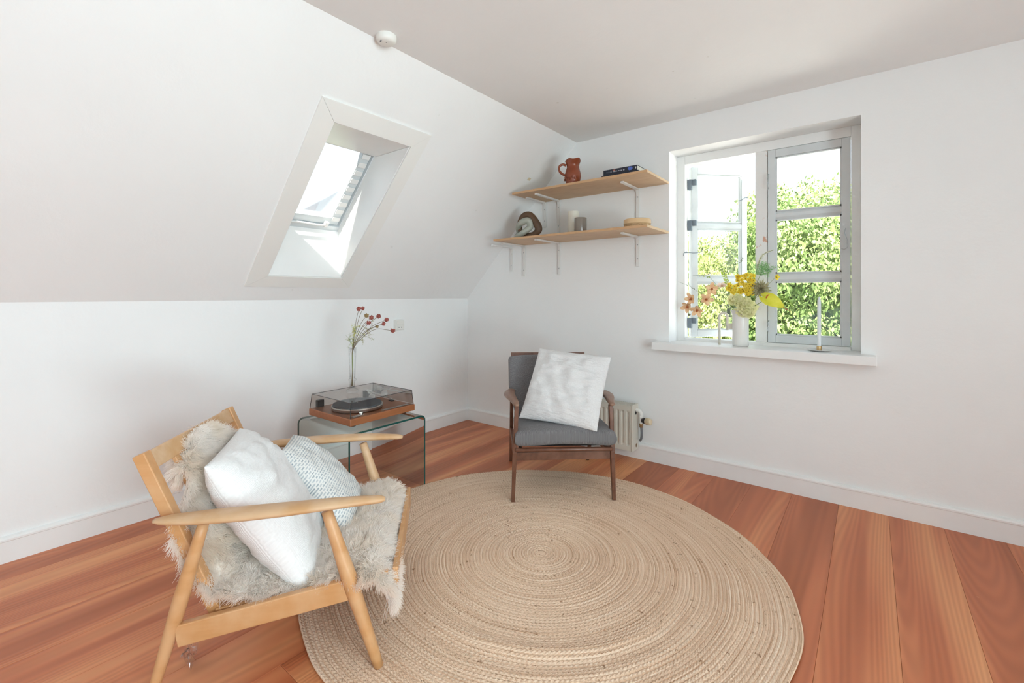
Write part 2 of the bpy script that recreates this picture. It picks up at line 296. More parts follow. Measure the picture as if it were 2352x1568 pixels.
# ------------------------------------------------------------------ helpers
def tag(o, label, cat, group=None, kind=None):
    if label: o['label'] = label
    if cat: o['category'] = cat
    if group: o['group'] = group
    if kind: o['kind'] = kind
    return o
def thing(name, label, cat, loc=(0, 0, 0), rz=0, group=None):
    o = bpy.data.objects.new(name, None); C.objects.link(o); o.empty_display_size = .1
    o.location = loc; o.rotation_euler = (0, 0, rz)
    return tag(o, label, cat, group)
def struct(o): o['kind'] = 'structure'; return o
def obj(name, bm, m, parent=None, smooth=True, recalc=True):
    me = bpy.data.meshes.new(name)
    if recalc: bmesh.ops.recalc_face_normals(bm, faces=bm.faces)
    bm.to_mesh(me); bm.free()
    for mm in (m if isinstance(m, (list, tuple)) else [m]): me.materials.append(mm)
    if smooth:
        me.polygons.foreach_set('use_smooth', [True] * len(me.polygons))
    o = bpy.data.objects.new(name, me); C.objects.link(o); o.parent = parent
    if smooth == 'auto':
        try: me.set_sharp_from_angle(angle=math.radians(35))
        except Exception: pass
    return o
def npobj(name, V, Fq, m, parent=None, uv=None, smooth=True):
    me = bpy.data.meshes.new(name)
    me.from_pydata(V.tolist() if hasattr(V, 'tolist') else V, [], Fq.tolist() if hasattr(Fq, 'tolist') else Fq); me.update()
    for mm in (m if isinstance(m, (list, tuple)) else [m]): me.materials.append(mm)
    if uv is not None:
        l = me.uv_layers.new(name='UVMap'); li = np.zeros(len(me.loops), dtype=np.int32); me.loops.foreach_get('vertex_index', li)
        l.data.foreach_set('uv', np.asarray(uv, dtype=np.float32)[li].ravel())
    if smooth: me.polygons.foreach_set('use_smooth', [True] * len(me.polygons))
    o = bpy.data.objects.new(name, me); C.objects.link(o); o.parent = parent
    return o
def prism(bm, pts, axis, a, b, mi=0):
    """polygon given in the two other axes, extruded along axis from a to b"""
    def P(p, t): return {'x': (t, p[0], p[1]), 'y': (p[0], t, p[1]), 'z': (p[0], p[1], t)}[axis]
    v0 = [bm.verts.new(P(p, a)) for p in pts]; v1 = [bm.verts.new(P(p, b)) for p in pts]; n = len(pts)
    fs = [bm.faces.new(v0), bm.faces.new(v1[::-1])]
    for i in range(n): fs.append(bm.faces.new((v0[i], v1[i], v1[(i + 1) % n], v0[(i + 1) % n])))
    for f in fs: f.material_index = mi
    return fs
def box(bm, x0, x1, y0, y1, z0, z1, bev=0, mat4=None, mi=0):
    r = bmesh.ops.create_cube(bm, size=1); vs = r['verts']
    for v in vs: v.co = Vector(((x0 + x1) / 2 + v.co.x * (x1 - x0), (y0 + y1) / 2 + v.co.y * (y1 - y0), (z0 + z1) / 2 + v.co.z * (z1 - z0)))
    if bev:
        es = list({e for v in vs for e in v.link_edges})
        g = bmesh.ops.bevel(bm, geom=es, offset=bev, segments=2, profile=.5, affect='EDGES'); vs = list({v for f in g['faces'] for v in f.verts} | {v for v in vs if v.is_valid})
    if mat4 is not None:
        for v in vs: v.co = mat4 @ v.co
    return vs
def beam(bm, p, q, w, h, up=(0, 0, 1), bev=.003, w2=None, h2=None):
    """rectangular bar from p to q; w across, h along up; optional end size (tapers)"""
    p, q = Vector(p), Vector(q); d = (q - p).normalized(); s = d.cross(Vector(up)).normalized(); u = s.cross(d)
    w2 = w if w2 is None else w2; h2 = h if h2 is None else h2
    vs = []
    for c, a, b in ((p, w, h), (q, w2, h2)):
        for i, j in ((-1, -1), (1, -1), (1, 1), (-1, 1)): vs.append(bm.verts.new(c + s * (i * a / 2) + u * (j * b / 2)))
    fs = [bm.faces.new(vs[0:4][::-1]), bm.faces.new(vs[4:8])] + [bm.faces.new((vs[i], vs[(i + 1) % 4], vs[4 + (i + 1) % 4], vs[4 + i])) for i in range(4)]
    if bev: bmesh.ops.bevel(bm, geom=list({e for f in fs for e in f.edges}), offset=bev, segments=2, profile=.5, affect='EDGES')
def tube(bm, pts, radii, seg=10, cap=True, flat=None, up=None):
    pts = [Vector(p) for p in pts]; n = len(pts)
    if not hasattr(radii, '__len__'): radii = [radii] * n
    rings = []; ref = Vector(up) if up else None
    for i, p in enumerate(pts):
        t = (pts[min(i + 1, n - 1)] - pts[max(i - 1, 0)]).normalized()
        if ref is None: ref = Vector((0, 0, 1)) if abs(t.z) < .9 else Vector((1, 0, 0))
        s = t.cross(ref).normalized(); u = s.cross(t).normalized()
        if not up: ref = u
        r = radii[i]; rs, ru = (r if hasattr(r, '__len__') else (r, r))
        rings.append([bm.verts.new(p + s * (math.cos(a) * rs) + u * (math.sin(a) * ru)) for a in (2 * PI * k / seg for k in range(seg))])
    for a, b in zip(rings, rings[1:]):
        for k in range(seg): bm.faces.new((a[k], a[(k + 1) % seg], b[(k + 1) % seg], b[k]))
    if cap: bm.faces.new(rings[0][::-1]); bm.faces.new(rings[-1])
    return rings
def lathe(bm, prof, c=(0, 0, 0), seg=32, close=False, rx=1, ry=1):
    rings = []
    for r, z in prof:
        if r < 1e-5: rings.append([bm.verts.new((c[0], c[1], c[2] + z))])
        else: rings.append([bm.verts.new((c[0] + rx * r * math.cos(2 * PI * k / seg), c[1] + ry * r * math.sin(2 * PI * k / seg), c[2] + z)) for k in range(seg)])
    prs = list(zip(rings, rings[1:])) + ([(rings[-1], rings[0])] if close else [])
    for a, b in prs:
        for k in range(seg):
            k2 = (k + 1) % seg
            if len(a) == 1 and len(b) == 1: continue
            if len(a) == 1: bm.faces.new((a[0], b[k2], b[k]))
            elif len(b) == 1: bm.faces.new((a[k], a[k2], b[0]))
            else: bm.faces.new((a[k], a[k2], b[k2], b[k]))
def spline(pts, n=8):
    P = [Vector(p) for p in pts]; P = [P[0] * 2 - P[1]] + P + [P[-1] * 2 - P[-2]]; out = []
    for i in range(1, len(P) - 2):
        for k in range(n):
            t = k / n; a, b, c, d = P[i - 1], P[i], P[i + 1], P[i + 2]
            out.append(.5 * ((2 * b) + (c - a) * t + (2 * a - 5 * b + 4 * c - d) * t * t + (3 * b - a - 3 * c + d) * t ** 3))
    out.append(P[-2]); return out
def sphere(bm, c, r, seg=12, rings=8, sz=1):
    g = bmesh.ops.create_uvsphere(bm, u_segments=seg, v_segments=rings, radius=r)
    for v in g['verts']: v.co = Vector((v.co.x, v.co.y, v.co.z * sz)) + Vector(c)
def B(): return bmesh.new()

def pad(name, P, T, m, parent=None, n=44, p=2.0, q=.45, pinch=.07, wr=.006, seed=0, back=1.0, asym=None, wf=9, uvs=(1, 1), cr=0.):
    """closed soft cushion: P(u,v) gives the mid surface for u,v in -1..1"""
    us = np.linspace(-1, 1, n + 1); g = 1.0
    # cluster samples towards the rim so that the seam stays round
    us = np.sin(us * PI / 2)
    V = []; UV = []; idx = {}
    grid = [[None] * (n + 1) for _ in range(n + 1)]
    pts = [[None] * (n + 1) for _ in range(n + 1)]
    for i, u in enumerate(us):
        for j, v in enumerate(us):
            uu = u * (1 - pinch * (1 - v * v) * abs(u) ** 2); vv = v * (1 - pinch * (1 - u * u) * abs(v) ** 2)
            pts[i][j] = P(uu, vv)
    e1 = (P(.5, 0) - P(-.5, 0)).normalized(); e2 = (P(0, .5) - P(0, -.5)).normalized(); N = e1.cross(e2).normalized()
    faces = []
    for side in (1, -1):
        for i, u in enumerate(us):
            for j, v in enumerate(us):
                rim = i in (0, n) or j in (0, n)
                if rim and side == -1: idx[(side, i, j)] = idx[(1, i, j)]; continue
                t = T * max(0, (1 - abs(u) ** p) * (1 - abs(v) ** p)) ** q
                if asym: t *= asym(u, v)
                co = pts[i][j]
                w = noise.noise(Vector((u * wf * .35 + seed, v * wf, side * 3))) * wr + noise.noise(Vector((u * 3 + seed, v * 3.3, side * 7 + 5))) * wr * 1.5
                if cr:
                    a_ = abs(noise.noise(Vector((u * 3.2 + seed, v * 17 + 2 * noise.noise(Vector((u * 2, v * 2, seed))), side * 2)))); b_ = abs(noise.noise(Vector((u * 13, v * 4 + seed, side * 4))))
                    w -= cr * (.55 - 2.2 * a_) * (.6 + .8 * abs(v)) + cr * .5 * (.5 - 2 * b_)
                w *= min(1, 3 * (1 - max(abs(u), abs(v))) + .15)
                co = co + N * (side * t * (1 if side == 1 else back) + w)
                idx[(side, i, j)] = len(V); V.append(co[:]); UV.append(((u + 1) / 2 * uvs[0], (v + 1) / 2 * uvs[1]))
        for i in range(n):
            for j in range(n):
                f = [idx[(side, i, j)], idx[(side, i + 1, j)], idx[(side, i + 1, j + 1)], idx[(side, i, j + 1)]]
                faces.append(f if side == 1 else f[::-1])
    return npobj(name, V, faces, m, parent, UV)
def bilin(tl, tr, br, bl):
    tl, tr, br, bl = map(Vector, (tl, tr, br, bl))
    return lambda u, v: (tl * (1 - (u + 1) / 2) + tr * ((u + 1) / 2)) * ((v + 1) / 2) + (bl * (1 - (u + 1) / 2) + br * ((u + 1) / 2)) * (1 - (v + 1) / 2)

def petal(bm, o, d, up, L, W, curl=0., cup=0., tip=.0, nl=5):
    """one leaf or petal: from o along d, its face towards up"""
    o, d, up = Vector(o), Vector(d).normalized(), Vector(up); s = d.cross(up)
    if s.length < 1e-4: s = d.cross(Vector((.3, .5, .8)))
    s.normalize(); up = s.cross(d).normalized(); rows = []
    for i in range(nl + 1):
        t = i / nl; w = W * .5 * (math.sin(PI * min(1, (t * .88 + .06))) ** .8) * (1 - tip * t)
        ang = curl * t; c = o + d * (L * t * math.cos(ang * .5)) + up * (L * t * math.sin(ang * .5))
        if i == nl: w = W * .06
        rows.append([bm.verts.new(c + s * (k * w) + up * (cup * w * abs(k))) for k in (-1, 0, 1)])
    for a, b in zip(rows, rows[1:]):
        for k in range(2): bm.faces.new((a[k], a[k + 1], b[k + 1], b[k]))
def rdir(zb=0.):
    v = Vector((random.gauss(0, 1), random.gauss(0, 1), random.gauss(0, 1) + zb)); return v.normalized()

# ================================================================== ROOM
ZK, XC, ZC = 1.166, 1.206, 2.425              # knee wall height, where the slope meets the ceiling
XR, YB = 6.3, -5.5                            # right side and back of the room
sN = Vector((-.722, 0, .692)); sS = Vector((.692, 0, .722))
def SP(s, o): p = Vector((0, 0, ZK)) + sS * s + sN * o; return (p.x, p.z)
# gable wall with window opening
WX0, WX1, WZ0, WZ1 = 1.95, 3.03, .864, 2.212
bm = B(); T = .30
XR0 = XR - XC
prism(bm, [(-.3, -.05), (WX0, -.05), (WX0, ZC + .1), (XC, ZC + .1), (-.3, ZK - .2 + .1)], 'y', 0, T)
prism(bm, [(WX0, -.05), (WX1, -.05), (WX1, WZ0), (WX0, WZ0)], 'y', 0, T)
prism(bm, [(WX0, WZ1), (WX1, WZ1), (WX1, ZC + .1), (WX0, ZC + .1)], 'y', 0, T)
prism(bm, [(WX1, -.05), (XR + .3, -.05), (XR + .3, ZK), (XR0, ZC + .1), (WX1, ZC + .1)], 'y', 0, T)
struct(obj('wall_gable', bm, M['wall'], smooth=False))
bm = B(); prism(bm, [(-.25, -.05), (0, -.05), (0, ZK), (-.25, ZK)], 'y', YB, 0); struct(obj('wall_left', bm, M['wall'], smooth=False))
bm = B(); prism(bm, [(XR, -.05), (XR + .2, -.05), (XR + .2, ZK), (XR, ZK)], 'y', YB, 0); struct(obj('wall_right', bm, M['wall'], smooth=False))
bm = B(); prism(bm, [(-.2, -.05), (XR + .2, -.05), (XR + .2, ZK), (XR0, ZC + .1), (XC, ZC + .1), (-.2, ZK)], 'y', YB - .2, YB); struct(obj('wall_back', bm, M['wall'], smooth=False))
bm = B(); box(bm, XC - .02, XR0 + .02, YB - .1, .1, ZC, ZC + .12); struct(obj('ceiling', bm, M['wall'], smooth=False))
# sloping wall with the roof window hole
SY0, SY1 = -1.94, -1.44; TH = .25
bm = B(); full = [SP(0, 0), SP(1.745, 0), SP(1.745, TH), SP(-.2, TH)]
prism(bm, full, 'y', YB - .1, SY0); prism(bm, full, 'y', SY1, .1)
prism(bm, [SP(0, 0), SP(.216, 0), SP(.424, .246), SP(.424, TH), SP(-.2, TH)], 'y', SY0, SY1)
prism(bm, [SP(1.284, 0), SP(1.745, 0), SP(1.745, TH), SP(1.05, TH), SP(1.05, .24)], 'y', SY0, SY1)
struct(obj('wall_slope', bm, M['wall'], smooth=False))
bm = B(); prism(bm, [(XR, ZK), (XR0, ZC), (XR0, ZC + .25), (XR + .3, ZK)], 'y', YB - .1, .1); struct(obj('wall_slope_right', bm, M['wall'], smooth=False))

# floor: a sub-floor and single boards running along Y
fl = B(); box(fl, -.25, XR + .2, YB - .2, .3, -.08, -.026); floor = struct(obj('floor', fl, M['book_tan'], smooth=False))
seams = [-.02, .19, .405, .635, .865, 1.095, 1.32, 1.56, 1.80, 2.03, 2.26, 2.48, 2.70, 2.929, 3.15, 3.37, 3.59, 3.82, 4.05, 4.28, 4.52, 4.75, 4.98, 5.2, 5.43, 5.66, 5.89, 6.12, 6.32]
rr = random.Random(5)
for k, (a, b) in enumerate(zip(seams, seams[1:])):
    cuts = [YB, .02]
    if k == 5: cuts = [YB, -2.69, .02]
    elif rr.random() < .45: cuts = [YB, -rr.uniform(1.9, 4.8), .02]
    for y0, y1 in zip(cuts, cuts[1:]):
        bm = B(); box(bm, a + .0003, b - .0003, y0 + .0003, y1 - .0003, -.025, 0, 0)
        bmesh.ops.bevel(bm, geom=[e for e in bm.edges if all(v.co.z > -.001 for v in e.verts)], offset=.0007, segments=1, affect='EDGES')
        for v in bm.verts: v.co -= Vector(((a + b) / 2, (y0 + y1) / 2, 0))
        o = obj('floorboard', bm, M['floor'], floor, smooth=False); o.location = ((a + b) / 2, (y0 + y1) / 2, rr.uniform(-.0006, .0004))

# skirting boards with a rounded cap
def skirt(name, x0, y0, x1, y1, nx, ny):
    prof = [(0, 0), (.018, 0), (.018, .094), (.021, .097), (.021, .105), (.016, .113), (.007, .117), (0, .117)]
    bm = B(); r = []
    for (x, y) in ((x0, y0), (x1, y1)): r.append([bm.verts.new((x + nx * d, y + ny * d, z)) for d, z in prof])
    n = len(prof)
    for i in range(n): bm.faces.new((r[0][i], r[0][(i + 1) % n], r[1][(i + 1) % n], r[1][i]))
    bm.faces.new(r[0]); bm.faces.new(r[1][::-1])
    struct(obj(name, bm, M['paint'], smooth=False))
skirt('baseboard_left', 0, YB, 0, 0, 1, 0); skirt('baseboard_gable', 0, 0, XR, 0, 0, -1)
skirt('baseboard_right', XR, YB, XR, 0, -1, 0); skirt('baseboard_back', 0, YB, XR, YB, 0, 1)

# ------------------------------------------------------------------ window_1 : gable window
w1 = struct(thing('window_1', None, None))
bm = B(); box(bm, 1.858, 3.10, -.092, .178, .815, .866, .003); obj('window_sill', bm, M['paint'], w1, smooth=False)
FY0, FY1 = .178, .262
def bar(name, x0, x1, z0, z1, y0=FY0, y1=FY1, m='paint', par=w1, bev=.003):
    bm = B(); box(bm, x0, x1, y0, y1, z0, z1, bev); return obj(name, bm, M[m], par, smooth=False)
bar('jamb', WX0 - .01, 2.005, WZ0, WZ1); bar('jamb', 2.981, WX1 + .01, WZ0, WZ1)
bar('head', 2.005, 2.981, 2.150, WZ1); bar('bottom_rail', 2.005, 2.981, WZ0 - .01, .887, .17)
bar('mullion', 2.466, 2.538, .887, 2.150, FY0, FY1, 'flaked')
ROWS = ((.940, 1.285), (1.340, 1.688), (1.742, 2.096))
def sash(name, W, par):
    """casement leaf in its own axes: X along the leaf, Y thickness 0..+.045, Z height"""
    s = bpy.data.objects.new(name, None); C.objects.link(s); s.parent = par
    z0, z1 = .889, 2.147; st = .044
    def piece(nm, x0, x1, a, b, y0=0, y1=.045):
        bm = B(); box(bm, x0, x1, y0, y1, a, b, .0025); return obj(nm, bm, M['frame_paint'], s, smooth=False)
    piece('stile', 0, st, z0, z1); piece('stile', W - st, W, z0, z1)
    piece('rail', st, W - st, z0, ROWS[0][0] - .001); piece('rail', st, W - st, ROWS[2][1] + .001, z1)
    for a, b in ((ROWS[0][1], ROWS[1][0]), (ROWS[1][1], ROWS[2][0])):
        bm = B(); prism(bm, [(.045, a), (.045, b), (.012, b), (.003, b - .017), (.003, a + .017), (.012, a)], 'x', st, W - st); obj('glazing_bar', bm, M['frame_paint'], s, smooth=False)
    for a, b in ROWS:
        bm = B(); box(bm, st - .004, W - st + .004, .020, .0235, a - .004, b + .004); obj('pane', bm, M['pane'], s, smooth=False)
        bm = B()
        for (xa, xb, za, zb) in ((st, st + .008, a, b), (W - st - .008, W - st, a, b), (st, W - st, a, a + .008), (st, W - st, b - .008, b)): box(bm, xa, xb, .006, .0195, za, zb)
        obj('glazing_bead', bm, M['frame_paint'], s, smooth=False)
    return s
rs = sash('closed_casement', .438, w1); rs.location = (2.541, .172, 0)
ls = sash('open_casement', .448, w1); ls.location = (2.030, .262, 0); ls.rotation_euler = (0, 0, math.radians(46.5))
def wire(name, pts, r, m, par, seg=8): bm = B(); tube(bm, spline(pts, 6), r, seg); return obj(name, bm, M[m], par)
for z in (2.02, 1.72, 1.0):
    bm = B(); box(bm, 2.006, 2.034, .232, .262, z - .045, z + .03, .002); box(bm, 2.028, 2.062, .245, .275, z - .01, z + .03, .002); obj('hinge', bm, M['hinge'], w1, smooth=False)
wire('casement_hook', [(2.955, .170, 1.60), (2.955, .152, 1.595), (2.95, .150, 1.57), (2.962, .150, 1.53), (2.965, .150, 1.49), (2.952, .150, 1.475), (2.935, .152, 1.478)], .0028, 'steel', w1)
wire('casement_hook', [(2.548, .170, 1.99), (2.542, .155, 1.985), (2.548, .150, 1.95), (2.542, .150, 1.91), (2.550, .150, 1.89)], .003, 'steel', w1)
wire('casement_hook', [(2.548, .170, 1.03), (2.540, .155, 1.02), (2.548, .150, 1.00), (2.541, .150, .975), (2.548, .150, .96)], .003, 'steel', w1)
wire('casement_stay', [(1.995, .176, 1.50), (2.012, .20, 1.51), (2.05, .24, 1.508), (2.09, .27, 1.515), (2.11, .26, 1.54)], .0028, 'hinge', w1)
wire('casement_stay', [(1.998, .172, 1.485), (2.006, .16, 1.505), (2.02, .17, 1.513)], .003, 'hinge', w1)
wire('casement_hook', [(2.300, .50, 1.90), (2.325, .49, 1.905), (2.345, .50, 1.92), (2.36, .51, 1.915)], .0028, 'hinge', w1)

# ------------------------------------------------------------------ window_2 : roof window in the slope
w2 = struct(thing('window_2', None, None))
M_s = Matrix(((sS.x, 0, sN.x, 0), (0, 1, 0, 0), (sS.z, 0, sN.z, ZK), (0, 0, 0, 1)))   # (s, y, off) -> world
def sbox(name, s0, s1, y0, y1, o0, o1, m, bev=0, par=w2):
    bm = B(); box(bm, s0, s1, y0, y1, o0, o1, bev, M_s); return obj(name, bm, M[m], par, smooth=False)
# mitred casing boards
def casing(pts):
    bm = B(); lo = [bm.verts.new(M_s @ Vector((s, y, -.010))) for s, y in pts]; hi = [bm.verts.new(M_s @ Vector((s, y, .001))) for s, y in pts]
    bm.faces.new(lo); bm.faces.new(hi[::-1])
    for i in range(4): bm.faces.new((lo[i], hi[i], hi[(i + 1) % 4], lo[(i + 1) % 4]))
    obj('casing_board', bm, M['casing'], w2, smooth=False)
a, b, c, d = (.127, -2.047), (.127, -1.342), (1.392, -1.342), (1.392, -2.047)
e, f, g_, h = (.215, -1.941), (.215, -1.439), (1.286, -1.439), (1.286, -1.941); k = .0008
casing([a, b, (f[0], f[1] - k), (e[0], e[1] + k)]); casing([(b[0] + k, b[1]), (c[0] - k, c[1]), (g_[0] - k, g_[1]), (f[0] + k, f[1])])
casing([c, d, (h[0], h[1] + k), (g_[0], g_[1] - k)]); casing([(d[0] - k, d[1]), (a[0] + k, a[1]), (e[0] + k, e[1]), (h[0] - k, h[1])])
# lining boards
def lining(name, pts, y0, y1):
    bm = B(); prism(bm, pts, 'y', y0, y1); obj(name, bm, M['paint'], w2, smooth=False)
lining('lining_bottom', [SP(.219, -.002), SP(.216, -.002), SP(.424, .246), SP(.4275, .244)], SY0 + .002, SY1 - .002)
pa, pb = SP(1.281, -.002), SP(1.06, .228)
lining('lining_top', [(pa[0], pa[1]), (pb[0], pa[1]), (pb[0], pa[1] + .004), (pa[0], pa[1] + .004)], SY0 + .002, SY1 - .002)
side = [SP(.222, -.002), SP(1.279, -.002), SP(1.06, .226), SP(1.04, .26), SP(.43, .26), SP(.43, .246)]
lining('lining_side', side, SY1 - .006, SY1 - .001); lining('lining_side', side, SY0 + .001, SY0 + .006)
# frame, sash, pane
FO = .252
for nm, s0, s1, y0, y1 in (('roof_frame', .40, .462, SY0 - .06, SY1 + .06), ('roof_frame', 1.10, 1.16, SY0 - .06, SY1 + .06), ('roof_frame', .462, 1.10, SY0 - .06, SY0 + .012), ('roof_frame', .462, 1.10, SY1 - .012, SY1 + .06)):
    sbox(nm, s0, s1, y0, y1, FO - .002, FO + .06, 'frame_paint', .002)
for nm, s0, s1, y0, y1 in (('roof_sash', .470, .520, SY0 + .02, SY1 - .02), ('roof_sash', 1.05, 1.09, SY0 + .02, SY1 - .02), ('roof_sash', .521, 1.049, SY0 + .02, SY0 + .062), ('roof_sash', .521, 1.049, SY1 - .082, SY1 - .02)):
    sbox(nm, s0, s1, y0, y1, FO + .012, FO + .055, 'frame_paint', .002)
sbox('pane', .515, 1.055, SY0 + .055, SY1 - .075, FO + .036, FO + .040, 'pane')
# teeth beside the sash, shaped to imitate a ladder-like shadow pattern
bm = B()
for i in range(9):
    s0 = .50 + i * .063
    box(bm, s0, s0 + .034, SY1 - .079, SY1 - .024, FO + .004, FO + .0105, .002, M_s)
obj('shadow_teeth', bm, M['white_metal'], w2, smooth=False)
bm = B(); tube(bm, [M_s @ Vector(p) for p in spline([(.49, -1.86, .245), (.475, -1.82, .232), (.478, -1.74, .230), (.474, -1.62, .230), (.48, -1.56, .234), (.49, -1.54, .246)], 6)], .007, 10); obj('opening_bar', bm, M['white_metal'], w2)
bm = B()
for y in (-1.83, -1.56): box(bm, .462, .50, y - .012, y + .012, .228, .252, .003, M_s)
obj('bar_bracket', bm, M['white_metal'], w2, smooth=False)

# ------------------------------------------------------------------ wall and ceiling fittings
sm = thing('smoke_detector', 'small round white smoke detector on the ceiling edge', 'smoke detector', (1.262, -1.892, ZC))
bm = B(); lathe(bm, [(0, -.036), (.030, -.036), (.040, -.031), (.046, -.02), (.047, -.006), (.046, 0), (0, 0)], seg=40); obj('housing', bm, M['white_plastic'], sm, smooth='auto')
bm = B(); box(bm, -.006, .006, -.034, -.028, -.038, -.034, .001); obj('test_button', bm, M['rubber'], sm); bm = B(); lathe(bm, [(0, -.0375), (.0022, -.0375), (.0022, -.034), (0, -.034)], (.01, -.008, 0), 10); obj('indicator', bm, M['hole'], sm)
sk = thing('wall_socket', 'white switched wall socket on the low left wall', 'socket', (0, -.835, .954))
bm = B(); box(bm, 0, .034, -.042, .042, -.042, .042, .004); obj('socket_plate', bm, M['white_plastic'], sk, smooth=False)
bm = B(); box(bm, .033, .041, -.036, .034, .002, .036, .002); obj('rocker_switch', bm, M['white_plastic'], sk, smooth=False)
bm = B()
for y in (-.014, .012): lathe(bm, [(0, .001), (.0035, .001), (.0035, 0), (0, 0)], (0, 0, 0), 12)
for i, v in enumerate(bm.verts): pass
bm.free(); bm = B()
for y in (-.014, .010): box(bm, .0335, .0376, y - .0035, y + .0035, -.023, -.016, .0008)
obj('socket_holes', bm, M['hole'], sk)
bm = B(); box(bm, .033, .037, -.036, .034, -.038, -.002, .001); obj('socket_face', bm, M['white_plastic'], sk, smooth=False)

# ================================================================== SHELVES
def shelf(label, x0, x1, zt):
    t = thing('wall_shelf', label, 'shelf', (0, 0, zt))
    bm = B(); box(bm, x0, x1, -.398, -.001, -.0165, 0, .0008); obj('board', bm, M['plywood'], t, smooth=False)
    bm = B(); box(bm, x0, x1, -.401, -.3975, -.0165, -.0002, .0004); obj('front_edge', bm, M['ply_edge'], t, smooth=False)
    return t
shelf('upper pale plywood shelf carrying jug and books', .857, 1.948, 2.001)
shelf('lower pale plywood shelf carrying candles and woven box', .665, 1.948, 1.650)
def bracket(label, x, zt, arm, leg, group):
    t = thing('shelf_bracket', label, 'bracket', (x, 0, zt), 0, group); w = .0115
    path = [(-arm, -.007), (-.030, -.007)] + [(-.030 + .023 * math.sin(a), -.030 + .023 * math.cos(a)) for a in (PI / 10 * i for i in range(1, 5))] + [(-.007, -.030), (-.007, -leg)]
    bm = B(); rings = []
    for i, (y, z) in enumerate(path):
        y2, z2 = path[min(i + 1, len(path) - 1)]; y1, z1 = path[max(i - 1, 0)]; ty, tz = y2 - y1, z2 - z1; L = math.hypot(ty, tz); ny, nz = tz / L, -ty / L
        rings.append([bm.verts.new((sx_ * (w if so_ > 0 else w * .75), y + ny * so_ * .006, z + nz * so_ * .006)) for sx_, so_ in ((-1, -1), (1, -1), (1, 1), (-1, 1))])
    for a, b in zip(rings, rings[1:]):
        for k in range(4): bm.faces.new((a[k], a[(k + 1) % 4], b[(k + 1) % 4], b[k]))
    bm.faces.new(rings[0]); bm.faces.new(rings[-1][::-1])
    obj('angle_bar', bm, M['white_metal'], t, smooth=False)
    for zz in (-.065, -leg + .055):
        bm = B(); lathe(bm, [(0, .0), (.0045, .0), (.004, .0025), (0, .003)], seg=12)
        for v in bm.verts: v.co = Vector((v.co.x, -.0130 - v.co.z, zz + v.co.y))
        obj('screw', bm, M['steel'], t)
G = 'white brackets under the upper shelf'
bracket('short white bracket under left end of upper shelf', .904, 1.984, .270, .215, G)
bracket('long white bracket beside the short one under the upper shelf', 1.041, 1.984, .341, .272, G)
bracket('white bracket under right end of upper shelf', 1.723, 1.984, .283, .275, G)
G = 'white brackets under the lower shelf'
bracket('white bracket left empty beside the sloping wall', .547, 1.630, .276, .222, G)
bracket('white bracket under left end of lower shelf', .685, 1.633, .321, .272, G)
bracket('long white bracket under the grey candle on the lower shelf', 1.045, 1.633, .350, .268, G)
bracket('white bracket under the woven box on the lower shelf', 1.723, 1.633, .283, .223, G)

# jug
j = thing('terracotta_jug', 'glazed red-brown terracotta jug on the upper shelf', 'jug', (1.345, -.30, 2.001))
bm = B(); pr = [(0, .002), (.040, .002), (.044, .0), (.047, .006), (.055, .04), (.060, .065), (.058, .09), (.050, .12), (.045, .135), (.046, .15), (.052, .168), (.058, .182), (.0575, .187), (.053, .184), (.046, .168), (.041, .15), (.040, .135), (.045, .11), (.050, .07), (.042, .02), (0, .012)]
lathe(bm, pr, seg=40)
for v in bm.verts:
    if v.co.z > .15:   # pulled spout on the right and a wavy rim
        a = math.atan2(v.co.y, v.co.x) + .6; f_ = (v.co.z - .15) / .037
        v.co.x *= 1 + .30 * f_ * max(0, math.cos(a)) ** 8; v.co.y *= 1 + .30 * f_ * max(0, math.cos(a)) ** 8; v.co.z += .004 * f_ * math.sin(5 * a)
obj('body', bm, M['terracotta'], j)
bm = B(); tube(bm, spline([(-.040, -.030, .150), (-.058, -.045, .158), (-.078, -.058, .145), (-.080, -.060, .115), (-.066, -.050, .092), (-.046, -.034, .078)], 6), [.0085] * 31, 10); obj('handle', bm, M['terracotta'], j)
bm = B()
for i in range(8):
    a = -PI / 2 + (i - 3.5) * .30; sphere(bm, (.0585 * math.cos(a), .0585 * math.sin(a), .045 + .012 * (i % 2)), .006, 8, 6, 1.6)
obj('relief_leaves', bm, M['terracotta'], j)
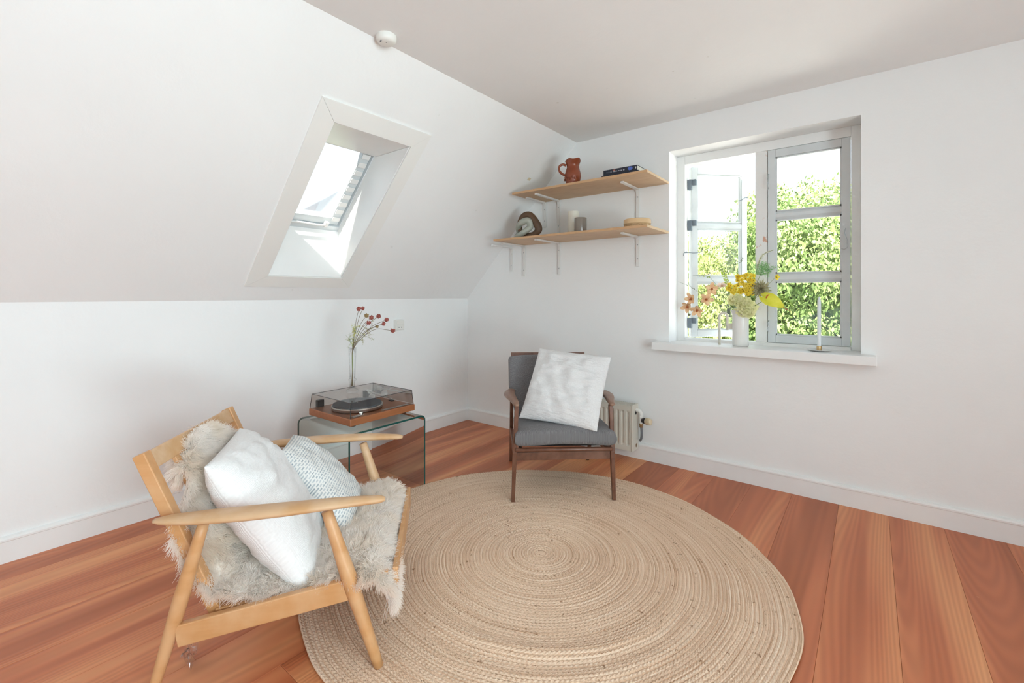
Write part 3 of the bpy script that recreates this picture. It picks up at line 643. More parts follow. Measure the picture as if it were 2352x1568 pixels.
# books
def book(label, x0, x1, y0, y1, z0, z1, blue):
    t = thing('book', label, 'book', (x0, y0, z0), 0, 'books on the upper shelf'); W_, D_, H_ = x1 - x0, y1 - y0, z1 - z0
    bm = B(); box(bm, 0, W_, 0, D_, 0, .0022); box(bm, 0, W_, 0, D_, H_ - .0022, H_); box(bm, 0, W_, 0, .003, .0022, H_ - .0022); obj('cover', bm, M['book_navy'], t, smooth=False)
    bm = B(); box(bm, .004, W_ - .003, .003, D_ - .004, .0022, H_ - .0022); obj('pages', bm, M['paper'], t, smooth=False)
    bm = B(); x = .025; r_ = random.Random(blue)
    while x < W_ * .62:
        w_ = r_.uniform(.004, .012); box(bm, x, x + w_, -.0006, .0002, H_ * .40, H_ * .58); x += w_ + r_.choice((.002, .002, .009))
    obj('spine_lettering', bm, M['print_pale'], t, smooth=False)
    if blue:
        bm = B()
        for i in range(6):
            a = i * PI / 3; pts = [(W_ * .80 + .010 * math.cos(a) + .0075 * math.cos(q), H_ * .55 + .006 * math.sin(a) + .007 * math.sin(q)) for q in (2 * PI * k / 10 for k in range(10))]
            prism(bm, [(px, min(max(pz, .001), H_ - .001)) for px, pz in pts], 'y', -.0007 - i * .0001, .0001)
        obj('flower_print', bm, M['print_blue'], t, smooth=False)
        bm = B(); box(bm, W_ * .30, W_ * .36, -.0006, .0002, H_ * .62, H_ * .85); obj('rose_print', bm, M['print_rose'], t, smooth=False)
    bm = B(); box(bm, W_ - .012, W_ - .007, -.0008, .0002, H_ * .35, H_ * .7); obj('white_dot', bm, M['paper'], t, smooth=False)
book('lower dark book of the pair stacked on the upper shelf', 1.578, 1.848, -.302, -.10, 2.0012, 2.036, 0)
book('upper dark book with blue flower print on its spine', 1.592, 1.840, -.300, -.095, 2.0365, 2.072, 3)

# linked-ring sculpture
sc_ = thing('ring_sculpture', 'brown and grey interlocked stoneware rings on the lower shelf', 'ornament', (.91, -.27, 1.650))
def ring_shape(pts, radii, nm, m, flat=1.):
    P = [Vector(p) for p in pts]; n = len(P); out = []
    for i in range(n):
        a, b, c, d = P[i - 1], P[i], P[(i + 1) % n], P[(i + 2) % n]
        for k in range(6):
            t = k / 6; out.append((.5 * ((2 * b) + (c - a) * t + (2 * a - 5 * b + 4 * c - d) * t * t + (3 * b - a - 3 * c + d) * t ** 3), radii[i] * (1 - t) + radii[(i + 1) % n] * t))
    bm = B(); N = len(out); rings = []
    nrm = Vector((.55, -.83, .1)).normalized()
    for i in range(N):
        p, r = out[i]; tg = (out[(i + 1) % N][0] - out[i - 1][0]).normalized(); s = tg.cross(nrm).normalized(); u = s.cross(tg)
        rings.append([bm.verts.new(p + s * math.cos(q) * r + u * math.sin(q) * r * flat) for q in (2 * PI * k / 14 for k in range(14))])
    for i in range(N):
        a, b = rings[i], rings[(i + 1) % N]
        for k in range(14): bm.faces.new((a[k], a[(k + 1) % 14], b[(k + 1) % 14], b[k]))
    return obj(nm, bm, m, sc_)
ring_shape([(-.055, .0, .045), (-.07, -.01, .11), (-.035, -.01, .175), (.02, .0, .185), (.07, .01, .13), (.095, .02, .07), (.06, .01, .030), (.0, .0, .026)], [.018, .022, .026, .028, .030, .030, .024, .02], 'brown_ring', M['stone_brown'], .9)
ring_shape([(-.10, .02, .05), (-.075, -.02, .095), (-.02, -.045, .125), (.03, -.03, .135), (.035, -.01, .09), (-.005, -.035, .05), (-.05, -.045, .024), (-.09, -.02, .024)], [.020, .022, .026, .027, .026, .024, .022, .02], 'grey_ring', M['stone_grey'], .9)
# candles
def candle(label, x, y, z, r, h, m, wick=True):
    t = thing('pillar_candle', label, 'candle', (x, y, z), 0, 'pillar candles on the lower shelf')
    bm = B(); lathe(bm, [(0, 0), (r * .98, 0), (r, .003), (r, h - .004), (r * .96, h), (r * .8, h - .003), (0, h - .006)], seg=36); obj('wax', bm, M[m], t, smooth='auto')
    bm = B(); tube(bm, [(0, 0, h - .006), (.001, 0, h + .006), (.004, 0, h + .014)], [.0018, .0016, .001], 6); obj('wick', bm, M['wick'], t)
candle('tall cream pillar candle behind the grey one', 1.250, -.13, 1.650, .043, .197, 'wax_white')
candle('short glossy grey-brown pillar candle on the lower shelf', 1.381, -.25, 1.650, .0455, .118, 'wax_grey')
# woven box
t = thing('woven_box', 'round woven rattan box with lid at end of lower shelf', 'box', (1.822, -.255, 1.650))
bm = B(); lathe(bm, [(0, 0), (.084, 0), (.085, .002), (.085, .030), (0, .030)], seg=48); obj('basket_body', bm, M['rattan'], t, smooth='auto')
bm = B(); lathe(bm, [(0, .062), (.083, .062), (.088, .059), (.0895, .055), (.0895, .034), (.0905, .032), (.0905, .029), (.086, .028), (0, .028)], seg=48); obj('lid', bm, M['rattan_rim'], t, smooth='auto')
bm = B()
for i in range(60):
    a = 2 * PI * i / 60
    for r_, z_ in ((0, .009), (1, .018)):
        aa = a + r_ * PI / 60; sphere(bm, (.0855 * math.cos(aa), .0855 * math.sin(aa), z_), .0035, 6, 4, 1.2)
for z_ in (.003, .026): 
    n0 = len(bm.verts); bm2 = [(.0855 * math.cos(2 * PI * k / 48), .0855 * math.sin(2 * PI * k / 48), z_) for k in range(49)]; tube(bm, bm2, .0028, 6)
obj('weave', bm, M['rattan'], t)
# little patch left on the slope
t = thing('wall_plug', 'small beige wall plug left in the sloping wall', 'wall plug', (.923, -.263, 2.124))
bm = B(); box(bm, -.012, .012, -.014, .014, -.003, .003, .002, Matrix(((sS.x, 0, sN.x, 0), (0, 1, 0, 0), (sS.z, 0, sN.z, 0), (0, 0, 0, 1)))); obj('plug_plate', bm, M['cream_plastic'], t)

# ================================================================== RADIATOR
t = thing('radiator', 'low cream panel radiator behind the dark armchair', 'radiator', (0, 0, 0))
RX0, RX1, RY0, RY1, RZ0, RZ1 = 1.12, 1.735, -.135, -.035, .085, .405
def front_panel(y, sgn):
    bm = B(); n = 15; pitch = (RX1 - RX0 - .03) / n; xs = [(RX0, 0)]
    for i in range(n):
        x = RX0 + .015 + i * pitch; xs += [(x + .006, 0), (x + .012, -1), (x + pitch - .014, -1), (x + pitch - .008, 0)]
    xs.append((RX1, 0)); zs = [(RZ0, 0), (RZ0 + .030, 0), (RZ0 + .045, 1), (RZ1 - .05, 1), (RZ1 - .035, 0), (RZ1, 0)]
    g = [[bm.verts.new((x, y + sgn * .008 * (-d) * e, z)) for z, e in zs] for x, d in xs]
    for i in range(len(xs) - 1):
        for k in range(len(zs) - 1): bm.faces.new((g[i][k], g[i + 1][k], g[i + 1][k + 1], g[i][k + 1]))
    return obj('ribbed_panel', bm, M['enamel'], t, smooth=False)
front_panel(RY0, 1); front_panel(RY1, -1)
bm = B(); box(bm, RX1 - .010, RX1 + .004, RY0 - .003, RY1 + .003, RZ0 - .004, RZ1 + .006, .004); obj('end_panel', bm, M['enamel'], t, smooth=False); bm = B(); box(bm, RX0 - .004, RX0 + .01, RY0 - .003, RY1 + .003, RZ0 - .004, RZ1 + .006, .004); obj('end_panel', bm, M['enamel'], t, smooth=False)
bm = B(); box(bm, RX0, RX1, RY0 + .001, RY1, RZ0 - .003, RZ0 + .001); box(bm, RX0 + .01, RX1 - .01, RY0 + .012, RY1 - .012, RZ0 + .02, RZ1 - .02); obj('core', bm, M['enamel'], t, smooth=False)
bm = B(); z = RZ1 + .001
for yy in np.linspace(RY0 + .006, RY1 - .006, 5): box(bm, RX0, RX1 - .012, yy - .003, yy + .003, z - .004, z + .001)
x = RX0 + .01
while x < RX1 - .02: box(bm, x, x + .006, RY0 + .004, RY1 - .004, z - .003, z + .0015); x += .0125
obj('top_grille', bm, M['enamel'], t, smooth=False)
bm = B(); lathe(bm, [(0, 0), (.009, 0), (.009, .003), (0, .003)], seg=16)
for v in bm.verts: v.co = Vector((RX1 + .002 + v.co.z, -.075 + v.co.x, .115 + v.co.y * 1.6))
obj('plug', bm, M['brass_dull'], t)
bm = B(); lathe(bm, [(0, 0), (.014, 0), (.014, .002), (0, .002)], seg=16)
for v in bm.verts: v.co = Vector((RX1 + .003 + v.co.z, -.08 + v.co.x, .355 + v.co.y * 1.3))
obj('side_opening', bm, M['hole'], t)
bm = B(); tube(bm, spline([(RX1 - .005, -.075, .368), (RX1 + .020, -.075, .370), (RX1 + .036, -.075, .358), (RX1 + .040, -.075, .335), (RX1 + .040, -.075, .282)], 6), [.0135] * 12 + [.014] * 8 + [.0115] * 5, 14); obj('valve_pipe', bm, M['white_plastic'], t)
bm = B(); tube(bm, [(RX1 + .040, -.075, .330), (RX1 + .040, -.075, .325)], .0165, 8); obj('pipe_collar', bm, M['white_plastic'], t, smooth=False); bm = B(); tube(bm, [(RX1 + .040, -.075, .287), (RX1 + .040, -.075, .281)], .015, 6); obj('pipe_collar', bm, M['white_plastic'], t, smooth=False)
bm = B(); tube(bm, [(RX1 + .040, -.075, .280), (RX1 + .040, -.075, .268), (RX1 + .041, -.075, .266), (RX1 + .041, -.075, .250)], [.012, .014, .012, .012], 6); obj('brass_nut', bm, M['brass_dull'], t, smooth=False)
bm = B(); tube(bm, spline([(RX1 + .041, -.072, .252), (RX1 + .042, -.068, .21), (RX1 + .032, -.05, .165), (RX1 + .015, -.03, .14)], 6), .0085, 10); obj('grey_pipe', bm, M['grey_hose'], t)
kn = B(); tube(kn, [(RX1 + .048, -.078, .303), (RX1 + .060, -.080, .303), (RX1 + .064, -.081, .303), (RX1 + .078, -.083, .303)], [.014, .018, .020, .019], 20); obj('valve_ring', kn, M['black'], t)
kn = B()
tube(kn, [(RX1 + .076, -.083, .303), (RX1 + .079, -.0835, .303), (RX1 + .112, -.088, .303), (RX1 + .118, -.089, .303), (RX1 + .120, -.0892, .303)], [.019, .0215, .0225, .021, .014], 24)
for i in range(16):
    a = 2 * PI * i / 16; c_ = Vector((0, math.cos(a) * .0222, math.sin(a) * .0222)); tube(kn, [Vector((RX1 + .082, -.0838, .303)) + c_, Vector((RX1 + .110, -.0876, .303)) + c_ * 1.02], .0016, 5)
obj('thermostat_knob', kn, M['cream_plastic'], t)

# ================================================================== RUG
rg = thing('jute_rug', 'large round braided natural jute rug on the floor', 'rug', (1.872, -1.490, .001))
pitch = .0150; R_ = 1.012; turns = R_ / pitch; th_max = 2 * PI * turns; L_tot = math.pi * R_ * R_ / pitch; N = int(L_tot / .0048)
s_ = np.linspace(.0004, 1, N) * L_tot; th_ = np.sqrt(s_ * 4 * PI / pitch); r_c = pitch * th_ / (2 * PI)
cs = np.array([-.5, -.36, -.16, 0, .16, .36, .5]); prof = np.array([-.55, .45, .92, .74, .92, .45, -.55])
rrr = r_c[:, None] + cs[None, :] * pitch * 1.03
ph = 2 * PI * (s_[:, None] / .0165 - np.abs(cs[None, :]) * 1.5) + np.where(cs[None, :] > 0, PI, 0)
zz = .0095 + .0024 * prof[None, :] + .0030 * np.sin(ph) * (1 - (2 * cs[None, :]) ** 4)
ang = th_[:, None] + .7
rrr = rrr * (1 + (.010 * np.sin(2 * ang + .6) + .005 * np.sin(5 * ang) + .0025 * np.sin(17 * ang)) * np.clip(rrr / R_, 0, 1))
X_ = rrr * np.cos(ang); Y_ = rrr * np.sin(ang)
def bump_ring(r0, w, a0, aw, A):
    da = (np.arctan2(Y_, X_) - a0 + PI) % (2 * PI) - PI
    return A * np.exp(-((rrr - r0) / w) ** 2) * np.exp(-(da / aw) ** 2)
zz = zz + bump_ring(.60, .035, -1.05, .75, .016) + bump_ring(.70, .03, -.75, .5, .008) + bump_ring(.50, .04, -2.1, .5, .007) + bump_ring(.80, .05, .2, .6, .006) + bump_ring(.33, .04, .3, 1.0, .005)
V = np.stack([X_, Y_, zz], -1).reshape(-1, 3); nc = len(cs)
ii = np.arange(N - 1)[:, None] * nc + np.arange(nc - 1)[None, :]
F_ = np.stack([ii, ii + 1, ii + 1 + nc, ii + nc], -1).reshape(-1, 4)
uv = np.stack([np.broadcast_to(s_[:, None] * 1.0, rrr.shape), rrr * 9 + cs[None, :] * 2], -1).reshape(-1, 2)
npobj('braid', V, F_[:, ::-1], M['jute'], rg, uv)
bm = B(); lathe(bm, [(0, .0125), (.010, .012), (.019, .011), (.025, .006), (.025, 0), (0, 0)], seg=16); obj('braid_start', bm, M['jute'], rg)
wire('loose_end', [(1.035, -.115, .006), (1.05, -.13, .008), (1.058, -.15, .005), (1.066, -.165, .004)], .003, 'jute', rg)

# ================================================================== GLASS SIDE TABLE
GX0, GX1, GY0, GY1, GH, GT, GR = .325, .866, -1.840, -1.300, .450, .0105, .035
t = thing('glass_side_table', 'bent clear glass side table under the turntable', 'table', (0, 0, 0))
def u_prof(inset, R):
    a = [(GY0 + inset, 0)]; z1 = GH - inset; y0, y1 = GY0 + inset, GY1 - inset
    a += [(y0 + R - R * math.cos(q), z1 - R + R * math.sin(q)) for q in (PI / 2 * k / 8 for k in range(9))]
    a += [(y1 - R + R * math.sin(q), z1 - R + R * math.cos(q)) for q in (PI / 2 * k / 8 for k in range(9))]
    return a + [(y1, 0)]
oi_, ii_ = u_prof(0, GR), u_prof(GT, GR - GT)
bm = B(); VO = [[bm.verts.new((x, y, z)) for y, z in oi_] for x in (GX0, GX1)]; VI = [[bm.verts.new((x, y, z)) for y, z in ii_] for x in (GX0, GX1)]
n = len(oi_)
for k in range(n - 1):
    bm.faces.new((VO[0][k], VO[0][k + 1], VO[1][k + 1], VO[1][k])); bm.faces.new((VI[0][k], VI[1][k], VI[1][k + 1], VI[0][k + 1]))
obj('bent_sheet', bm, M['table_glass'], t, smooth='auto')
for x, mm in ((GX1, 'glass_edge'), (GX0, 'glass_edge_pale')):
    bm = B(); o1 = [bm.verts.new((x, y, z)) for y, z in oi_]; i1 = [bm.verts.new((x, y, z)) for y, z in ii_]
    for k in range(n - 1): bm.faces.new((o1[k], o1[k + 1], i1[k + 1], i1[k]))
    obj('polished_edge', bm, M[mm], t, smooth=False)
for y0, y1 in ((GY0, GY0 + GT), (GY1 - GT, GY1)):
    bm = B(); bm.faces.new([bm.verts.new(p) for p in ((GX0, y0, .0005), (GX1, y0, .0005), (GX1, y1, .0005), (GX0, y1, .0005))]); obj('foot_edge', bm, M['glass_edge_pale'], t, smooth=False)

# turntable
TZ = .4505
t = thing('turntable', 'teak record player with smoked lid on the glass table', 'turntable', (.568, -1.548, TZ), math.radians(1.0))
HX, HY = .216, .234
bm = B(); box(bm, -HX, HX, -HY, HY, .014, .054, .004); obj('plinth', bm, M['teak_plinth'], t, smooth=False)
for x in (-1, 1):
    for y in (-1, 1):
        bm = B(); lathe(bm, [(0, 0), (.016, 0), (.018, .003), (.018, .0135), (0, .0135)], (x * (HX - .05), y * (HY - .05), 0), 20); obj('foot', bm, M['black'], t)
px, py = .012, -.048
bm = B(); lathe(bm, [(0, .056), (.120, .056), (.146, .058), (.150, .061), (.152, .074), (.149, .080), (.143, .081), (0, .081)], (px, py, 0), 56); obj('platter', bm, M['silver'], t, smooth='auto')
bm = B(); lathe(bm, [(.001, .0865), (.02, .0865), (.142, .087), (.1435, .085), (.1435, .0812), (.001, .0812)], (px, py, 0), 56); obj('slip_mat', bm, M['rubber'], t, smooth='auto')
bm = B(); lathe(bm, [(0, .096), (.002, .0955), (.0035, .094), (.0035, .086), (0, .086)], (px, py, 0), 12); obj('spindle', bm, M['silver'], t)
ta = B(); lathe(ta, [(0, .078), (.014, .078), (.018, .074), (.022, .06), (.024, .0545), (0, .0545)], (-.150, .175, 0), 24); obj('tonearm_base', ta, M['silver'], t, smooth='auto')
ta = B(); tube(ta, spline([(-.185, .180, .092), (-.150, .175, .092), (-.06, .168, .090), (.06, .155, .088), (.115, .135, .084)], 5), .0045, 10); obj('tonearm', ta, M['silver'], t)
ta = B(); tube(ta, [(-.178, .179, .092), (-.205, .183, .092)], .014, 20); obj('counterweight', ta, M['silver'], t, smooth='auto')
ta = B(); box(ta, .105, .140, .112, .134, .080, .088, .002); obj('headshell', ta, M['black'], t)
ta = B(); box(ta, .178, .198, .0, .200, .0545, .058, .001); obj('control_strip', ta, M['silver'], t, smooth=False)
ta = B(); box(ta, .172, .196, -.200, -.150, .0545, .060, .002); obj('speed_switch', ta, M['silver'], t, smooth=False)
ta = B(); lathe(ta, [(0, .066), (.011, .066), (.012, .064), (.012, .0545), (0, .0545)], (.165, -.13, 0), 24); obj('knob', ta, M['silver'], t, smooth='auto')
for y in (-.17, .17):
    ta = B(); box(ta, -.214, -.188, y - .022, y + .022, .0545, .098, .003); obj('lid_hinge', ta, M['black'], t, smooth=False)
# lid : open bottomed, slightly tapering
ld = B(); TL, BLz = .142, .056
lo = [(-.213, -.228), (.207, -.228), (.207, .228), (-.213, .228)]; hi = [(-.200, -.222), (.198, -.222), (.198, .222), (-.200, .222)]
vl = [ld.verts.new((*p, BLz)) for p in lo]; vh = [ld.verts.new((*p, TL)) for p in hi]
for k in range(4): ld.faces.new((vl[k], vl[(k + 1) % 4], vh[(k + 1) % 4], vh[k]))
ld.faces.new(vh)
lid = obj('smoked_lid', ld, M['smoke'], t, smooth=False)
ed = B()
for k in range(4):
    beam(ed, (*hi[k], TL), (*hi[(k + 1) % 4], TL), .0026, .0026, bev=0); beam(ed, (*lo[k], BLz), (*hi[k], TL), .0024, .0024, up=(1, .3, 0), bev=0)
obj('lid_edge', ed, M['smoke_edge'], t, smooth=False)

# bud vase and dried stems
VX, VY, VZ = .552, -1.612, TZ + .1425
t = thing('bud_vase', 'slim clear glass bud vase standing on the turntable lid', 'vase', (VX, VY, VZ))
bm = B()
lathe(bm, [(0, .001), (.020, .001), (.034, .006), (.038, .014), (.036, .022), (.024, .032), (.017, .040), (.0155, .060), (.0165, .075), (.024, .080), (.025, .084), (.024, .088), (.0175, .092), (.0185, .15), (.0215, .22), (.0235, .280), (.0235, .283), (.0220, .283), (.0200, .22), (.0168, .15), (.0155, .09), (.0145, .075), (.0135, .05), (.010, .036), (0, .034)], seg=36)
obj('glass_body', bm, M['vase_glass'], t)
Fd = Vector((-.614, .789, 0)); Rd = Vector((.789, .614, 0))
def sprig(label, off, h, depth, head='red_head', r=.0125, foll=None, arch=0.):
    t = thing('globe_flower_stem', label, 'flower', (VX, VY, VZ), 0, 'dried stems in the bud vase')
    top = Rd * off + Fd * depth + Vector((0, 0, h)); a0 = random.uniform(0, 6.28); base = Vector((math.cos(a0) * .006, math.sin(a0) * .006, .045))
    mid = Vector((top.x * .05, top.y * .05, .285)); m2 = mid.lerp(top, .5) + Vector((0, 0, .035 + arch))
    pts = spline([base, Vector((mid.x * .3 - .003, mid.y * .3, .16)), mid, m2, top], 7)
    bm = B(); tube(bm, pts, .0014, 6); obj('stem', bm, M['stem_dry'], t)
    if head:
        bm = B(); sphere(bm, top, r * .75, 10, 8)
        for i in range(70):
            d = rdir(); petal(bm, top + d * r * .55, d, rdir(), r * .62, r * .42, random.uniform(-.5, .5), .3, nl=2)
        obj('flower_head', bm, M[head], t)
    return pts
H9 = [('two-lobed dusty red globe flower, highest in the bud vase', .043, .520, .0, 'red_head', .014), ('second highest dusty red globe flower, left of the cluster', .062, .523, .02, 'red_head', .012),
      ('brownish flower head left in the middle of the spray', .098, .480, -.01, 'brown_head', .013), ('dusty red head beside the brownish flower head', .121, .466, .012, 'red_head', .014),
      ('dusty red head lowest on the left of the spray', .113, .436, -.015, 'red_head', .013), ('dusty red head standing alone above the cluster', .168, .474, .02, 'red_head', .014),
      ('small dusty red head second from the right', .222, .453, .015, 'red_head', .0125), ('dusty red head just below the small right one', .210, .430, -.01, 'red_head', .012),
      ('tiny brown bud in the right of the spray', .163, .412, 0, 'brown_head', .010), ('dusty red head farthest right beside the socket', .273, .388, -.02, 'red_head', .0145)]
for lb, off, h, dp, hd, r in H9: sprig(lb, off * .93, h, dp, hd, r, arch=.02 if off > .25 else 0)
def foliage(name, label, cat, pts_c, spread, nleaf, L, W, m, base, group, seed, stemm='stem_g'):
    t = thing(name, label, cat, base, 0, group); rn = random.Random(seed)
    bm = B(); pc = [Vector(p) for p in pts_c]; tube(bm, pc, .0011, 5)
    ends = []
    for i in range(12):
        q = pc[-1].lerp(pc[len(pc) // 2], rn.random()); e_ = q + Vector((rn.gauss(0, spread), rn.gauss(0, spread), rn.gauss(.01, spread))); tube(bm, [q, q.lerp(e_, .5) + Vector((0, 0, .004)), e_], .0006, 4); ends.append((q, e_))
    obj('stem', bm, M[stemm], t); bm = B()
    for i in range(nleaf):
        q, e_ = rn.choice(ends); p = q.lerp(e_, rn.uniform(.3, 1.1)) + Vector((rn.gauss(0, .004), rn.gauss(0, .004), rn.gauss(0, .004)))
        d = Vector((rn.gauss(0, 1), rn.gauss(0, 1), rn.gauss(.3, 1))); petal(bm, p, d, Vector((rn.gauss(0, 1), rn.gauss(0, 1), 1)), L * rn.uniform(.6, 1.2), W, rn.uniform(-.5, .5), nl=2)
    obj('leaves', bm, M[m], t)
foliage('dried_foliage', 'pale yellow feathery foliage above the bud vase', 'foliage', spline([(0, 0, .06), (0, 0, .29), Rd * .012 + Vector((0, 0, .34)), Rd * .020 + Vector((0, 0, .405))], 4), .020, 420, .006, .0035, 'yellow_leaf', (VX, VY, VZ), 'dried stems in the bud vase', 3)
foliage('dried_foliage', 'pale sage wispy foliage leaning right from the bud vase', 'foliage', spline([(.002, 0, .06), (.001, 0, .29), Rd * .05 + Vector((0, 0, .33)), Rd * .12 + Vector((0, 0, .405))], 4), .026, 420, .0055, .003, 'sage_leaf', (VX, VY, VZ), 'dried stems in the bud vase', 4, 'stem_dry')
foliage('dried_foliage', 'thin wispy foliage low beside the rim of the bud vase', 'foliage', spline([(0, .002, .06), (0, 0, .285), Rd * -.012 + Vector((0, 0, .31)), Rd * -.018 + Vector((0, 0, .34))], 4), .018, 160, .005, .0028, 'sage_leaf', (VX, VY, VZ), 'dried stems in the bud vase', 5)

# ================================================================== LIGHT ARMCHAIR (x forward, y towards the far side)
LC = thing('beech_armchair', 'worn light beech armchair draped with a white sheepskin', 'armchair', (1.827, -2.347, 0), math.atan2(.725, .688))
W_ = .67
def leg(p, q, rt, rm, rb, m, nm='leg', par=LC):
    p, q = Vector(p), Vector(q); bm = B(); pts = [p.lerp(q, k / 12) for k in range(13)]; rd = []
    for k in range(13):
        f = k / 12; rd.append(rt + (rm - rt) * min(1, f / .45) if f < .45 else rm + (rb - rm) * (f - .45) / .55)
    tube(bm, pts, rd, 18); return obj(nm, bm, M[m], par)
RUGZ = .014
for y, zf in ((0, RUGZ), (W_, RUGZ)):
    leg((-.156, y, .520), (0.0 + (.002), y, zf if y else RUGZ), 0.0165, .0245, .0155, 'beech' if y == 0 else 'beech_pale')
    leg((-.512, y, .508), (-.655, y, 0.0), .0155, .0225, .0140, 'beech')
    # side rail
    bm = B(); beam(bm, (-.585, y, .178), (-.085, y, .272), .024, .066, bev=.004); obj('side_rail', bm, M['beech'], LC, smooth=False)
    # armrest : paddle curving in plan, swelling at the back
    s = -1 if y == 0 else 1
    path = [(-.645, .004, .527), (-.60, .008, .529), (-.50, .014, .533), (-.38, .018, .538), (-.26, .016, .542), (-.14, .008, .545), (-.06, 0, .545), (0.0, -.006, .544), (.022, -.008, .543)]
    wid = [.012, .027, .038, .042, .039, .031, .024, .018, .009]; hgt = [.006, .012, .015, .016, .0155, .0145, .013, .0115, .006]
    P = spline([(a, y + s * b, c) for a, b, c in path], 4); nP = len(P)
    ws = [np.interp(k / 4, range(9), wid) for k in range(nP)]; hs = [np.interp(k / 4, range(9), hgt) for k in range(nP)]
    bm = B(); tube(bm, P, [(ws[k], hs[k]) for k in range(nP)], 20, up=(0, 0, 1)); obj('armrest', bm, M['beech_pale'], LC)
# back frame
b0, b1 = Vector((-.492, 0, .205)), Vector((-.712, 0, .712)); du = (b1 - b0).normalized(); pn = Vector((du.z, 0, -du.x))   # pn : forward-facing normal
for y in (.050, W_ - .050):
    bm = B(); beam(bm, b0 + Vector((0, y, 0)), b1 + Vector((0, y, 0)), .034, .036, up=pn, bev=.003); obj('back_post', bm, M['beech'], LC, smooth=False)
tr0 = b1 - du * .032
bm = B(); beam(bm, tr0 + Vector((0, .067, 0)), tr0 + Vector((0, W_ - .067, 0)), .026, .058, up=du, bev=.003); obj('top_rail', bm, M['beech_pale'], LC, smooth=False)
lr0 = b0 + du * .06
bm = B(); beam(bm, lr0 + Vector((0, .067, 0)), lr0 + Vector((0, W_ - .067, 0)), .022, .04, up=du, bev=.003); obj('lower_rail', bm, M['beech'], LC, smooth=False)
for y in (.19, .335, .48):
    bm = B(); beam(bm, lr0 + Vector((0, y, 0)) + du * .01, tr0 + Vector((0, y, 0)) - du * .02, .028, .013, up=pn, bev=.002); obj('back_slat', bm, M['beech'], LC, smooth=False)
# seat frame : front board, rear rail, slats
bm = B(); beam(bm, (.050, .035, .262), (.050, W_ - .012, .270), .018, .085, up=(0, 0, 1), bev=.004); obj('front_board', bm, M['beech'], LC, smooth=False)
bm = B(); beam(bm, (-.50, .012, .195), (-.50, W_ - .012, .195), .022, .04, bev=.003); obj('rear_rail', bm, M['beech'], LC, smooth=False)
for y in (.035, W_ - .035):
    bm = B(); beam(bm, (-.49, y, .215), (.03, y, .285), .022, .03, bev=.003); obj('seat_bearer', bm, M['beech'], LC, smooth=False)
for k in range(6):
    f = k / 5; x = -.43 + .40 * f; z = .226 + .055 * f
    bm = B(); beam(bm, (x, .045, z), (x, W_ - .045, z), .045, .012, bev=.002); obj('seat_slat', bm, M['beech'], LC, smooth=False)

# sheepskin
SS = thing('sheepskin', 'long-haired cream sheepskin draped over the beech armchair', 'sheepskin', (1.827, -2.347, 0), math.atan2(.725, .688))
PR = [(-.692, .690), (-.668, .650), (-.640, .585), (-.600, .500), (-.560, .400), (-.520, .320), (-.470, .272), (-.38, .262), (-.27, .282), (-.18, .298), (-.115, .310), (-.06, .318), (-.028, .314), (-.012, .290), (-.008, .255)]
A0 = [.21, .17, .15, .10, .09, .085, .06, .035, .05, .04, .03, .02, .0, .0, .01]
A1 = [.45, .50, .57, .60, .61, .61, .61, .61, .61, .61, .62, .62, .62, .60, .57]
NV, NU = 56, 40; V = []; base = np.zeros((NV + 1, NU + 1, 3))
for i in range(NV + 1):
    f = i / NV * (len(PR) - 1); k = min(int(f), len(PR) - 2); tt = f - k
    x = PR[k][0] * (1 - tt) + PR[k + 1][0] * tt; z = PR[k][1] * (1 - tt) + PR[k + 1][1] * tt; a0 = A0[k] * (1 - tt) + A0[k + 1] * tt; a1 = A1[k] * (1 - tt) + A1[k + 1] * tt
    for jj in range(NU + 1):
        u = jj / NU; y = a0 + (a1 - a0) * u; xx, z2 = x, z
        v = i / NV
        if v < .12: z2 -= .10 * (abs(u - .5) * 2) ** 2.5 * (1 - v / .12); xx += .035 * (abs(u - .5) * 2) ** 2.5 * (1 - v / .12)     # rounded top
        if .15 < v < .5 and u < .16: bg_ = (.16 - u) / .16 * math.sin(PI * (v - .15) / .35); xx -= .085 * bg_ * .7; y -= .03 * bg_                      # bulges out behind the near post
        if v > .82 and u < .4: xx += .028 * (1 - u / .4) ** .7 * min(1, (v - .82) / .1)
        if v > .86:
            g2 = (v - .86) / .14; drop = .022 * math.exp(-((u - .12) / .22) ** 2) + .0 * u - .05 * math.exp(-((u - .9) / .25) ** 2) - .02 * math.exp(-((u - .5) / .15) ** 2); z2 -= g2 * drop
        if .38 < v < .85 and u < .22: z2 -= .034 * (1 - u / .22) * math.sin(PI * (v - .38) / .47)
        if v > .70 and u < .22: z2 -= .085 * (1 - u / .22) ** 1.3 * .3 * min(1, (v - .70) / .12)
        if v > .75 and u > .8: z2 += .012 * (u - .8) / .2 * math.sin(PI * (v - .75) / .25)
        z2 += .010 * noise.noise(Vector((u * 4, v * 9, 1))); xx += .008 * noise.noise(Vector((u * 4, v * 9, 5))); y += .012 * noise.noise(Vector((u * 2, v * 14, 9)))
        base[i, jj] = (xx, y, z2)
dV = np.zeros_like(base); dV[1:-1] = base[2:] - base[:-2]; dV[0] = base[1] - base[0]; dV[-1] = base[-1] - base[-2]
dU = np.zeros_like(base); dU[:, 1:-1] = base[:, 2:] - base[:, :-2]; dU[:, 0] = base[:, 1] - base[:, 0]; dU[:, -1] = base[:, -1] - base[:, -2]
Nn = np.cross(dV, dU); Nn /= np.linalg.norm(Nn, axis=2, keepdims=True)
if Nn[NV // 2 + 8, NU // 2, 2] < 0: Nn = -Nn
top = (base + Nn * .014).reshape(-1, 3); bot = (base + Nn * .004).reshape(-1, 3); n1 = (NV + 1) * (NU + 1)
V = np.concatenate([top, bot]); FF = []
